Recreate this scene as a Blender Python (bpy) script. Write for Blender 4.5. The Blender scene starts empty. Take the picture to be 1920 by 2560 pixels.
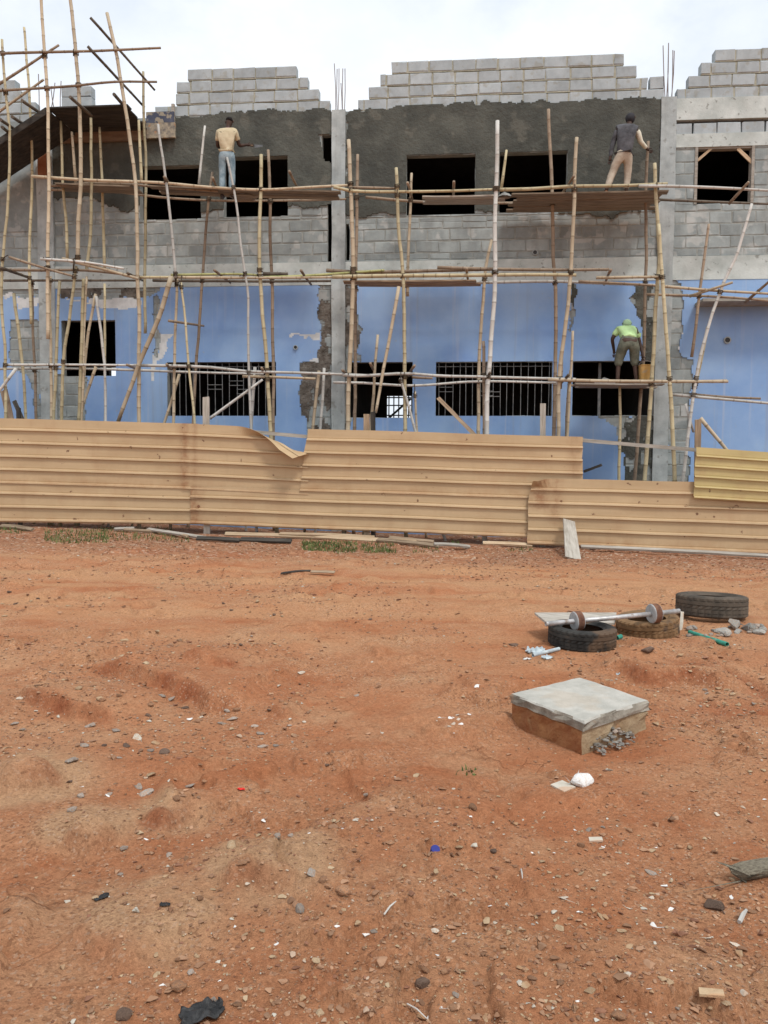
import bpy, bmesh, math, random
import numpy as np
from mathutils import Vector, Matrix, Quaternion, noise as mnoise
random.seed(7); RNG = np.random.default_rng(11)
SC = bpy.context.scene
COL = SC.collection
R = math.radians
# ------------------------------------------------------------------ camera model
YAW, PITCH, ROLL, FPX, CAMZ = R(4.94), R(3.5), R(0.307), 2000.0, 1.6
CAM = Vector((0, 0, CAMZ))
def crop(ox, oy, s): return lambda x, y: (ox + s*x, oy + s*y)
cA = crop(0, 0, .28933); cB = crop(400, 100, .33755); cC = crop(880, 100, .33755); cD = crop(1400, 80, .31344)
cE = crop(0, 540, .31344); cF = crop(440, 560, .31344); cG = crop(900, 560, .3255); cH = crop(1380, 560, .3255)
cI = crop(0, 1020, .48222); cI2 = crop(700, 1040, .48222); cJ = crop(1240, 1440, .40989)
cK = crop(0, 1900, .57866); cL = crop(960, 1900, .57866); cM = crop(0, 1440, .57866); cP = crop(0, 0, 1.15732)
def ray(p):
    x = (p[0]-960)/FPX; y = -(p[1]-1280)/FPX
    c, s = math.cos(ROLL), math.sin(ROLL)
    x, y = x*c - y*s, x*s + y*c
    cp, sp = math.cos(PITCH), math.sin(PITCH)
    return Vector((x, cp + y*sp, -sp + y*cp))
W0 = Vector((0, 18, 0)); UX = Vector((math.cos(YAW), -math.sin(YAW), 0)); NX = Vector((-math.sin(YAW), -math.cos(YAW), 0))
def W(u, d, z): return W0 + UX*u + NX*d + Vector((0, 0, z))
def wp(p, d=0.0):
    """a sight line met with the vertical plane d metres in front of the facade -> (u, z)"""
    r = ray(p); o = W0 + NX*d
    t = NX.dot(o - CAM)/NX.dot(r)
    P = CAM + r*t
    return (P - W0).dot(UX), P.z
def w3(p, d): u, z = wp(p, d); return W(u, d, z)
# ------------------------------------------------------------------ numpy noise
def _h(ix, iy, s):
    n = (ix.astype(np.int64)*374761393 + iy.astype(np.int64)*668265263 + s*1274126177) & 0xffffffff
    n = ((n ^ (n >> 13))*1274126177) & 0xffffffff
    return ((n ^ (n >> 16)) & 0xffff)/65535.0
def vn(x, y, s=0):
    x = np.asarray(x, float); y = np.asarray(y, float)
    ix = np.floor(x); iy = np.floor(y); fx = x-ix; fy = y-iy
    fx = fx*fx*(3-2*fx); fy = fy*fy*(3-2*fy)
    a = _h(ix, iy, s); b = _h(ix+1, iy, s); c = _h(ix, iy+1, s); d = _h(ix+1, iy+1, s)
    return (a+(b-a)*fx)*(1-fy) + (c+(d-c)*fx)*fy - .5
def fbm(x, y, s=0, o=4):
    t = 0; a = 1; f = 1
    for i in range(o): t = t + a*vn(x*f+i*17.3, y*f-i*9.1, s+i); a *= .5; f *= 2.03
    return t
def sst(a, b, x): t = np.clip((x-a)/(b-a), 0, 1); return t*t*(3-2*t)
# ------------------------------------------------------------------ ground height
def flat(p):
    r = ray(p); t = -CAMZ/r.z; P = CAM + r*t; return P.x, P.y
LEDGES = []   # (polyline pts, height, decay)
def ledge(pts, h, dec=.6): LEDGES.append(([flat(p) for p in pts], h, dec))
ledge([cM(330,395), cM(520,430), cM(650,470), cM(800,530), cM(930,570), cM(1100,580)], .075, .9)
ledge([cM(780,395), cM(900,420), cM(1060,430)], .04, .6)
ledge([cM(60,520), cM(170,545), cM(330,610), cM(520,650)], .06, .7)
ledge([cM(1150,585), cM(1270,600)], .03, .3)
ledge([cK(-40,180), cK(130,170), cK(290,110)], .05, .5)
ledge([cJ(560,560), cJ(760,570), cJ(930,640), cJ(1160,650), cJ(1400,690), cJ(1660,690)], .07, 1.2)
ledge([cK(260,380), cK(400,390), cK(500,340)], .045, .35)
ledge([cK(600,270), cK(720,290), cK(850,240)], .03, .3)
ledge([cK(940,560), cK(1070,600), cK(1200,640), cK(1290,590)], .04, .45)
ledge([cK(270,790), cK(400,830), cK(500,850), cK(560,940)], .022, .3)
ledge([cK(1280,1040), cK(1400,1120), cK(1510,950)], .02, .3)
MOUNDS = [(cK(400,310), .05, .22), (cK(750,230), .04, .2), (cK(1130,520), .05, .28), (cK(100,120), .06, .35),
          (cK(620,700), .02, .3), (cJ(1500,560), .06, .6), (cJ(1250,330), .05, .9), (cL(1650,500), .03, .2), (cJ(560,1130), .015, .3)]
MOUNDS = [(flat(p), h, r) for p, h, r in MOUNDS]
def ledge_fields(x, y):
    h = np.zeros_like(x); red = np.zeros_like(x)
    wob = .07*fbm(x*3.5, y*3.5, 31, 3) + .03*fbm(x*14, y*14, 33, 3)
    for pts, H, dec in LEDGES:
        best = np.full_like(x, 1e9); sg = np.zeros_like(x); tt = np.zeros_like(x); n = len(pts)-1
        for i in range(n):
            (ax, ay), (bx, by) = pts[i], pts[i+1]
            dx, dy = bx-ax, by-ay; L2 = dx*dx+dy*dy
            t = np.clip(((x-ax)*dx+(y-ay)*dy)/L2, 0, 1)
            qx, qy = x-(ax+t*dx), y-(ay+t*dy); dist = np.hypot(qx, qy)
            s = (dx*qy-dy*qx)/math.sqrt(L2)
            m = dist < best
            best = np.where(m, dist, best); sg = np.where(m, np.where(s >= 0, dist, -dist), sg); tt = np.where(m, (i+t)/n, tt)
        env = np.clip(np.minimum(tt, 1-tt)*5, 0, 1); env = env*env*(3-2*env)
        s = sg + wob
        near = np.exp(-np.maximum(best-.0, 0)**2/(dec*dec))
        h = h + H*env*near*(sst(-.03, .022, s)) - .3*H*env*np.exp(-((s+.07)/.09)**2)*near
        red = np.maximum(red, env*np.exp(-((s+.005)/.045)**2)*np.clip(.55+1.3*vn(x*6, y*6, 35), 0, 1))
    return h, red
def gh(x, y, full=False):
    x = np.asarray(x, float); y = np.asarray(y, float)
    h = sst(7, 15, y)*np.clip(.03-.0264*x, -.2, .4)
    near = 1-sst(12, 22, np.hypot(x, y))
    h = h + near*(.07*fbm(x*.45, y*.45, 3, 3) + .045*fbm(x*1.7, y*1.7, 5, 3))
    lh, red = ledge_fields(x, y)
    h = h + near*(lh*1.25 + red*.07*fbm(x*21, y*21, 37, 3))
    for (mx, my), H, r in MOUNDS:
        h = h + H*np.exp(-((x-mx)**2+(y-my)**2)/(r*r))
    rough = sst(-.2, .35, fbm(x*.8, y*.8, 21, 2)) 
    h = h + near*(.006+.014*rough+.03*red)*np.abs(fbm(x*9, y*9, 8, 3))
    cl = np.abs(fbm(x*20, y*20, 12, 3)); h = h + near*(.005+.014*rough)*cl*cl*3
    hm = sst(.02, .2, fbm(x*1.3+5, y*1.3, 14, 2)); h = h + near*.045*hm*sst(-.03, .03, fbm(x*4.2, y*4.2, 15, 2))
    # rain gullies on the bank by the tyres
    gx = sst(1.6, 2.4, x)*(1-sst(4.8, 5.8, x))*sst(4.7, 5.1, y)*(1-sst(6.0, 6.5, y))
    gl = np.abs(vn((x*.8+y*.6)*5.5+fbm(x*2, y*2, 4, 2), (y*.8-x*.6)*1.6, 77))*2
    h = h - .045*gx*(1-gl)**3
    red = np.maximum(red, .8*gx*(1-gl)**2)
    for (px_, py_, pr, pz) in PADS:
        k = 1-sst(pr*.9, pr*1.5, np.hypot(x-px_, y-py_)); h = h*(1-k)+k*(pz+.006*fbm(x*8, y*8, 19, 2))
    if full:
        tan = np.zeros_like(x)
        for (mx, my), H, r in MOUNDS[:5]: tan = np.maximum(tan, np.exp(-(((x-mx)**2+(y-my)**2)/(r*r*1.1))**2))
        return h, red, np.clip(tan*(1.1+1.6*fbm(x*5, y*5, 39, 3)), 0, 1)
    return h
PADS = []
TAB = None
def g1(x, y):
    if TAB is None or not (-12 < x < 11.9 and 1 < y < 20.9): return float(gh(np.array([x]), np.array([y]))[0])
    fx, fy = (x+12)*50, (y-1)*50; i, j = int(fx), int(fy); fx -= i; fy -= j
    return float((TAB[i, j]*(1-fx)+TAB[i+1, j]*fx)*(1-fy)+(TAB[i, j+1]*(1-fx)+TAB[i+1, j+1]*fx)*fy)
def gp(p):
    r = ray(p); z = 0.
    for _ in range(10):
        t = (z-CAMZ)/r.z; P = CAM+r*t; z = .5*z+.5*g1(P.x, P.y)
    return Vector((P.x, P.y, g1(P.x, P.y)))
def table():
    global TAB
    TAB = None; a, b = np.meshgrid(np.arange(-12, 12.05, .02), np.arange(1, 21.05, .02), indexing='ij'); TAB = gh(a, b)
table()
for p, r in ((cJ(522,420), .36), (cJ(925,345), .36), (cJ(1312,250), .42)):
    c_ = gp(p); PADS.append((c_.x, c_.y, r, c_.z))
_f = gp(cJ(530,1100)); _b = gp(cJ(480,900)); PADS.append(((_f.x+_b.x)/2, (_f.y+_b.y)/2+.05, .34, _f.z))
table()
# ------------------------------------------------------------------ materials
def new_mat(name):
    m = bpy.data.materials.new(name); m.use_nodes = True
    nt = m.node_tree; b = nt.nodes['Principled BSDF']
    return m, nt, b
def N(nt, t, **k):
    n = nt.nodes.new(t)
    for a, v in k.items():
        if a in n.inputs.keys(): n.inputs[a].default_value = v
        else: setattr(n, a, v)
    return n
def c4(c): return (c[0], c[1], c[2], 1)
def noise_node(nt, vec, scale, detail=5, rough=.6, stretch=None):
    if stretch:
        mp = N(nt, 'ShaderNodeMapping'); mp.inputs['Scale'].default_value = stretch; nt.links.new(vec, mp.inputs['Vector']); vec = mp.outputs['Vector']
    n = N(nt, 'ShaderNodeTexNoise'); n.inputs['Scale'].default_value = scale; n.inputs['Detail'].default_value = detail; n.inputs['Roughness'].default_value = rough
    nt.links.new(vec, n.inputs['Vector']); return n.outputs['Fac']
def rampn(nt, fac, a, b, ca=(0,0,0), cb=(1,1,1)):
    r = N(nt, 'ShaderNodeValToRGB'); e = r.color_ramp.elements
    e[0].position = a; e[1].position = b; e[0].color = c4(ca); e[1].color = c4(cb)
    nt.links.new(fac, r.inputs['Fac']); return r.outputs['Color']
def mixc(nt, fac, a, b, mode='MIX'):
    m = N(nt, 'ShaderNodeMix', data_type='RGBA', blend_type=mode)
    for s, v in ((0, fac), (6, a), (7, b)):
        if isinstance(v, (int, float)): m.inputs[s].default_value = v
        elif isinstance(v, tuple): m.inputs[s].default_value = c4(v)
        else: nt.links.new(v, m.inputs[s])
    return m.outputs[2]
def mul(nt, a, b, op='MULTIPLY'):
    m = N(nt, 'ShaderNodeMath', operation=op)
    for i, v in enumerate((a, b)):
        if isinstance(v, (int, float)): m.inputs[i].default_value = v
        else: nt.links.new(v, m.inputs[i])
    return m.outputs[0]
def bump(nt, b, h, strength, dist):
    n = N(nt, 'ShaderNodeBump'); n.inputs['Strength'].default_value = strength; n.inputs['Distance'].default_value = dist
    nt.links.new(h, n.inputs['Height']); nt.links.new(n.outputs['Normal'], b.inputs['Normal'])
def simple(name, c1, c2, scale=4, rough=.9, bs=.4, bd=.01, bscale=40, stretch=None, spots=None, island=0, objrand=0, metal=0, lo=.35, hi=.65, extra=None):
    m, nt, b = new_mat(name)
    tc = N(nt, 'ShaderNodeTexCoord').outputs['Object']
    f = noise_node(nt, tc, scale, 6, .62, stretch)
    col = rampn(nt, f, lo, hi, c1, c2)
    if spots:
        sc_, thr, colr, amt = spots
        s = rampn(nt, noise_node(nt, tc, sc_, 3, .5), thr, thr+.06)
        col = mixc(nt, mul(nt, s, amt), col, colr)
    if extra: col = extra(nt, tc, col)
    if island:
        r = N(nt, 'ShaderNodeNewGeometry').outputs['Random Per Island']
        v = mul(nt, mul(nt, r, 2*island), 1-island, 'ADD'); cc = N(nt, 'ShaderNodeCombineColor')
        for i in range(3): nt.links.new(v, cc.inputs[i])
        col = mixc(nt, 1.0, col, cc.outputs[0], 'MULTIPLY')
    if objrand:
        r = N(nt, 'ShaderNodeObjectInfo').outputs['Random']
        v = mul(nt, mul(nt, r, 2*objrand), 1-objrand, 'ADD'); cc = N(nt, 'ShaderNodeCombineColor')
        for i in range(3): nt.links.new(v, cc.inputs[i])
        col = mixc(nt, 1.0, col, cc.outputs[0], 'MULTIPLY')
    nt.links.new(col, b.inputs['Base Color'])
    b.inputs['Roughness'].default_value = rough; b.inputs['Metallic'].default_value = metal
    b.inputs['Specular IOR Level'].default_value = .25
    if bs: bump(nt, b, noise_node(nt, tc, bscale, 6, .65, stretch), bs, bd)
    return m
M = {}
def streaks(c, amt, sc=(6, 6, .35), a=.5, b_=.75):
    return lambda nt, tc, col: mixc(nt, mul(nt, rampn(nt, noise_node(nt, tc, 1.0, 5, .6, sc), a, b_), amt), col, c)
M['block'] = simple('block_grey', (.33,.37,.385), (.42,.465,.48), 3, .95, .6, .01, 70, island=.12, extra=streaks((.24,.25,.24), .35, (5,5,3), .5, .7), spots=(5, .6, (.3,.29,.24), .5))
M['block_old'] = simple('block_weathered', (.235,.265,.265), (.355,.395,.39), 2.2, .95, .7, .012, 60, island=.14, spots=(3, .56, (.48,.49,.47), .6), extra=streaks((.2,.2,.18), .5, (3,3,.5)))
M['mortar'] = simple('mortar', (.25,.265,.245), (.36,.375,.35), 6, .95, .8, .02, 50)
M['mortar_pale'] = simple('mortar_gable', (.30,.30,.235), (.42,.41,.33), 6, .95, .8, .02, 50)
M['plaster'] = simple('wet_plaster', (.052,.055,.048), (.122,.124,.105), 1.3, .9, .9, .03, 14, spots=(2.2, .58, (.15,.145,.12), .55), extra=streaks((.05,.052,.047), .5, (2, 2, 1.2), .45, .7), lo=.3, hi=.72)
M['concrete'] = simple('concrete', (.30,.33,.33), (.47,.51,.505), 2.5, .93, .6, .01, 45, spots=(7, .62, (.2,.2,.18), .6), extra=streaks((.22,.22,.2), .35))
M['beam'] = simple('beam_concrete', (.40,.44,.42), (.59,.63,.605), 2.0, .93, .5, .012, 30, spots=(9, .64, (.16,.16,.14), .7), extra=streaks((.26,.26,.23), .4, (1.2, 1.2, 1.2)))
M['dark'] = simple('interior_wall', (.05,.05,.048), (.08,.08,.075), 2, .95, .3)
M['chip'] = simple('chipped_render', (.07,.06,.05), (.2,.18,.155), 5, .95, 1.0, .05, 14)
def blue_extra(nt, tc, col):
    s1 = rampn(nt, noise_node(nt, tc, 1.0, 4, .6, (9, 9, .22)), .56, .78)
    col = mixc(nt, mul(nt, s1, .6), col, (.44,.49,.58))
    s2 = rampn(nt, noise_node(nt, tc, 1.0, 4, .6, (5, 5, .15)), .6, .8)
    col = mixc(nt, mul(nt, s2, .55), col, (.27,.29,.33))
    s4 = rampn(nt, noise_node(nt, tc, 5.5, 6, .7), .66, .72)
    col = mixc(nt, mul(nt, s4, .6), col, (.36,.37,.38))
    s3 = rampn(nt, noise_node(nt, tc, .7, 4, .6), .5, .72)
    return mixc(nt, mul(nt, s3, .3), col, (.17,.275,.6))
M['blue'] = simple('blue_paint', (.205,.345,.61), (.295,.44,.665), .8, .75, .25, .006, 25, extra=blue_extra)
M['primer'] = simple('white_primer', (.5,.52,.52), (.68,.7,.7), 5, .9, .4)
def bamboo(name, c1, c2, ring=(.09,.055,.025)):
    m, nt, b = new_mat(name)
    tc = N(nt, 'ShaderNodeTexCoord').outputs['Object']
    col = rampn(nt, noise_node(nt, tc, 3, 5, .6, (1, 1, .5)), .3, .7, c1, c2)
    sp = rampn(nt, noise_node(nt, tc, 14, 4, .6), .58, .75)
    col = mixc(nt, mul(nt, sp, .55), col, (c1[0]*.45, c1[1]*.42, c1[2]*.4))
    oi = N(nt, 'ShaderNodeObjectInfo').outputs['Random']
    v = mul(nt, mul(nt, oi, .4), .8, 'ADD'); cc = N(nt, 'ShaderNodeCombineColor')
    for i in range(3): nt.links.new(v, cc.inputs[i])
    col = mixc(nt, 1.0, col, cc.outputs[0], 'MULTIPLY')
    at = N(nt, 'ShaderNodeAttribute', attribute_name='node')
    col = mixc(nt, mul(nt, at.outputs['Fac'], .6), col, ring)
    nt.links.new(col, b.inputs['Base Color']); b.inputs['Roughness'].default_value = .6
    b.inputs['Specular IOR Level'].default_value = .3
    bump(nt, b, noise_node(nt, tc, 30, 4, .6), .2, .01)
    return m
M['bam_y'] = bamboo('bamboo_yellow', (.36,.30,.175), (.51,.445,.29))
M['bam_t'] = bamboo('bamboo_tan', (.38,.30,.20), (.52,.435,.315))
M['bam_g'] = bamboo('bamboo_grey', (.41,.40,.365), (.56,.545,.51), (.16,.13,.1))
M['bam_b'] = bamboo('bamboo_brown', (.20,.145,.10), (.34,.26,.185))
M['bam_d'] = bamboo('bamboo_dark', (.07,.055,.04), (.15,.12,.09), (.03,.02,.02))
M['bam_v'] = bamboo('bamboo_green', (.26,.27,.10), (.40,.38,.18))
M['wood'] = simple('old_timber', (.20,.14,.09), (.38,.29,.2), 2, .9, .6, .008, 30, stretch=(1.2,12,12), objrand=.25)
M['wood_grey'] = simple('grey_timber', (.27,.24,.2), (.44,.41,.36), 2, .9, .6, .008, 30, stretch=(1.2,12,12), objrand=.2)
M['wood_pale'] = simple('pale_timber', (.40,.28,.17), (.56,.43,.29), 2, .9, .5, .008, 30, stretch=(1.2,12,12), objrand=.2)
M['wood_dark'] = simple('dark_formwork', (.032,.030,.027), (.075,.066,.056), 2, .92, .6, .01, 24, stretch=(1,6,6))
M['wood_brown'] = simple('brown_formwork', (.16,.11,.075), (.26,.19,.135), 2, .92, .6, .01, 24, stretch=(1,3,6))
M['wood_red'] = simple('red_stained_form', (.25,.10,.05), (.36,.17,.09), 3, .92, .5, .01, 24)
M['peel'] = simple('peeling_board', (.05,.06,.09), (.10,.11,.15), 4, .9, .4, .01, 30, spots=(7, .52, (.33,.29,.22), .9))
M['peel_low'] = simple('mottled_board', (.14,.13,.12), (.42,.36,.26), 9, .9, .4, .01, 30, spots=(6, .6, (.45,.22,.1), .8))
M['rebar'] = simple('rusty_steel', (.16,.13,.12), (.28,.24,.23), 8, .8, .2, .003, 60, objrand=.1)
M['bars'] = simple('painted_bars', (.13,.14,.145), (.26,.26,.25), 8, .6, .1, objrand=.1)
M['lash'] = simple('lashing_rope', (.05,.04,.03), (.12,.09,.06), 20, .95, .5, .01, 80)
def fence_mat(name, c1, c2):
    m, nt, b = new_mat(name)
    tc = N(nt, 'ShaderNodeTexCoord').outputs['Object']
    col = rampn(nt, noise_node(nt, tc, 1.0, 5, .6, (.6, .6, 4)), .3, .7, c1, c2)
    st = rampn(nt, noise_node(nt, tc, 1.0, 5, .65, (5, 5, .8)), .55, .8)
    col = mixc(nt, mul(nt, st, .18), col, (c1[0]*.62, c1[1]*.5, c1[2]*.45))
    rs = rampn(nt, noise_node(nt, tc, 6.5, 3, .5), .70, .735)
    col = mixc(nt, mul(nt, rs, .85), col, (.13,.055,.03))
    dst = rampn(nt, noise_node(nt, tc, 1.4, 7, .7), .5, .68)
    col = mixc(nt, mul(nt, dst, .35), col, (.40,.24,.13))
    at = N(nt, 'ShaderNodeAttribute', attribute_name='rust').outputs['Fac']
    nz = rampn(nt, noise_node(nt, tc, 7, 5, .7), .3, .62)
    col = mixc(nt, mul(nt, at, nz), col, (.24,.085,.03))
    at2 = N(nt, 'ShaderNodeAttribute', attribute_name='soil').outputs['Fac']
    col = mixc(nt, mul(nt, at2, rampn(nt, noise_node(nt, tc, 3, 5, .7), .35, .7)), col, (.34,.17,.075))
    nt.links.new(col, b.inputs['Base Color']); b.inputs['Roughness'].default_value = .5; b.inputs['Specular IOR Level'].default_value = .35
    bump(nt, b, noise_node(nt, tc, 5, 4, .6), .15, .02)
    return m
M['fence'] = fence_mat('tan_sheet', (.445,.315,.18), (.54,.395,.235))
M['fence_y'] = fence_mat('yellow_sheet', (.45,.36,.165), (.55,.44,.21))
M['rubber'] = simple('tyre_rubber', (.018,.018,.017), (.05,.047,.042), 6, .75, .3, .004, 60, spots=(3, .52, (.17,.10,.055), .5), objrand=.1)
M['rubber_mud'] = simple('muddy_rubber', (.13,.075,.035), (.25,.15,.075), 6, .85, .4, .004, 50, spots=(5, .6, (.05,.04,.035), .8))
M['rubber_dust'] = simple('dusty_rubber', (.05,.043,.035), (.12,.095,.072), 5, .85, .3, .004, 60)
M['weight'] = simple('cast_concrete', (.28,.28,.28), (.42,.42,.41), 14, .9, .5, .005, 60)
M['weight_rim'] = simple('rusty_can', (.10,.045,.03), (.2,.1,.06), 14, .85, .4)
M['steel'] = simple('galvanised_pipe', (.35,.34,.33), (.6,.59,.58), 9, .45, .1, metal=.5, spots=(10, .6, (.25,.17,.12), .7))
M['slab'] = simple('slab_top', (.38,.37,.33), (.50,.48,.43), 7, .93, .8, .012, 40, spots=(3, .58, (.44,.34,.24), .3))
M['brickbase'] = simple('mud_plastered_base', (.24,.085,.035), (.40,.20,.085), 4, .95, 1.0, .03, 18, spots=(3, .56, (.45,.36,.19), .85), extra=streaks((.14,.06,.03), .5, (6, 6, 2), .5, .7))
M['st_br'] = simple('stone_brown', (.18,.095,.055), (.35,.21,.13), 9, .95, .6, .01, 50, spots=(7, .48, (.40,.19,.09), .6), objrand=.3, island=.2)
M['st_gr'] = simple('stone_grey', (.20,.185,.165), (.38,.35,.31), 9, .95, .6, .01, 50, spots=(6, .5, (.40,.21,.11), .6), objrand=.25, island=.2)
M['st_tan'] = simple('stone_tan', (.36,.25,.15), (.52,.39,.25), 9, .95, .6, .01, 50, spots=(6, .5, (.42,.22,.11), .6), objrand=.2)
M['st_wh'] = simple('tile_white', (.62,.61,.58), (.8,.8,.78), 12, .6, .2, .004, 50, objrand=.12, spots=(5, .54, (.50,.36,.25), .35))
M['st_pale'] = simple('tile_pale', (.42,.38,.31), (.58,.54,.46), 8, .85, .3, .004, 50, objrand=.15, spots=(5, .5, (.43,.24,.13), .6))
M['st_dk'] = simple('stone_dark', (.09,.06,.045), (.19,.125,.09), 9, .95, .6, .01, 50, objrand=.2)
M['grit_br'] = simple('grit_brown', (.22,.115,.065), (.37,.22,.135), 9, .95, 0, island=.3)
M['grit_red'] = simple('grit_dark', (.16,.07,.04), (.26,.13,.08), 9, .95, 0, island=.25)
M['rock_olive'] = simple('rock_olive', (.17,.14,.10), (.34,.30,.22), 9, .95, .8, .02, 30)
M['deckwood'] = simple('deck_timber', (.14,.11,.08), (.29,.235,.175), 2, .9, .6, .008, 30, stretch=(1.2,12,12), objrand=.25)
M['boxside'] = simple('pale_base_side', (.27,.18,.10), (.42,.33,.215), 5, .95, .9, .02, 22, spots=(4, .58, (.36,.17,.08), .7))
M['lidedge'] = simple('lid_edge', (.17,.15,.12), (.40,.37,.31), 8, .95, .9, .015, 30, spots=(5, .56, (.3,.17,.09), .6))
M['rubble'] = simple('broken_concrete', (.27,.26,.235), (.46,.45,.41), 9, .95, .8, .015, 40, objrand=.25, spots=(6, .54, (.42,.27,.17), .5))
M['heap'] = simple('mortar_heap', (.2,.195,.18), (.33,.32,.3), 9, .95, .8, .02, 40)
M['green'] = simple('green_plastic', (.03,.22,.16), (.06,.32,.24), 9, .5, .1, spots=(9, .62, (.35,.33,.28), .6))
M['cap_blue'] = simple('blue_plastic', (.02,.025,.16), (.03,.04,.24), 6, .4, 0)
M['red'] = simple('red_plastic', (.6,.02,.015), (.75,.04,.03), 6, .5, 0)
M['black'] = simple('black_plastic_and_hole_shade', (.012,.012,.013), (.05,.05,.05), 9, .4, .6, .02, 16)
M['bluegrey'] = simple('faded_plastic', (.3,.35,.38), (.55,.62,.64), 9, .6, .2)
M['bucket'] = simple('bucket_plastic', (.42,.24,.07), (.55,.34,.12), 6, .6, .2, spots=(8, .58, (.3,.27,.22), .6))
M['skin'] = simple('dark_skin', (.045,.025,.018), (.075,.042,.03), 8, .55, .1)
M['hair'] = simple('black_hair', (.008,.007,.007), (.02,.018,.017), 60, .9, .6, .01, 160)
M['shirt_tan'] = simple('tan_cotton', (.47,.39,.25), (.60,.52,.36), 5, .95, .5, .03, 9, spots=(7, .6, (.38,.27,.14), .35))
M['shirt_cream'] = simple('cream_cotton', (.55,.52,.42), (.7,.67,.56), 6, .95, .4, .02, 12)
M['jeans'] = simple('faded_denim', (.12,.18,.22), (.32,.40,.44), 6, .95, .5, .02, 12)
M['vest'] = simple('charcoal_cloth', (.05,.05,.055), (.11,.11,.12), 6, .95, .5, .03, 9)
M['khaki'] = simple('khaki_cotton', (.35,.285,.22), (.49,.42,.335), 5, .95, .5, .03, 9)
M['hivis'] = simple('light_green_shirt', (.40,.60,.27), (.52,.72,.36), 5, .9, .5, .03, 9)
M['hood'] = simple('green_hood', (.30,.46,.26), (.42,.58,.36), 7, .9, .5, .02, 14)
M['olive'] = simple('olive_trousers', (.07,.075,.058), (.16,.165,.125), 7, .95, .5, .03, 10)
M['maroon'] = simple('purple_scarf', (.09,.035,.06), (.2,.09,.14), 9, .95, .5, .02, 12)
M['darkcap'] = simple('black_cap', (.02,.02,.025), (.045,.045,.05), 9, .9, .3)
M['trowel'] = simple('trowel_steel', (.1,.1,.1), (.2,.2,.2), 9, .4, .1, metal=.6)
M['grass'] = simple('grass_blades', (.045,.085,.02), (.15,.17,.06), 3, .8, 0, island=.35)
M['awning'] = simple('ledge_concrete', (.24,.23,.2), (.36,.35,.31), 4, .93, .5)
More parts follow.
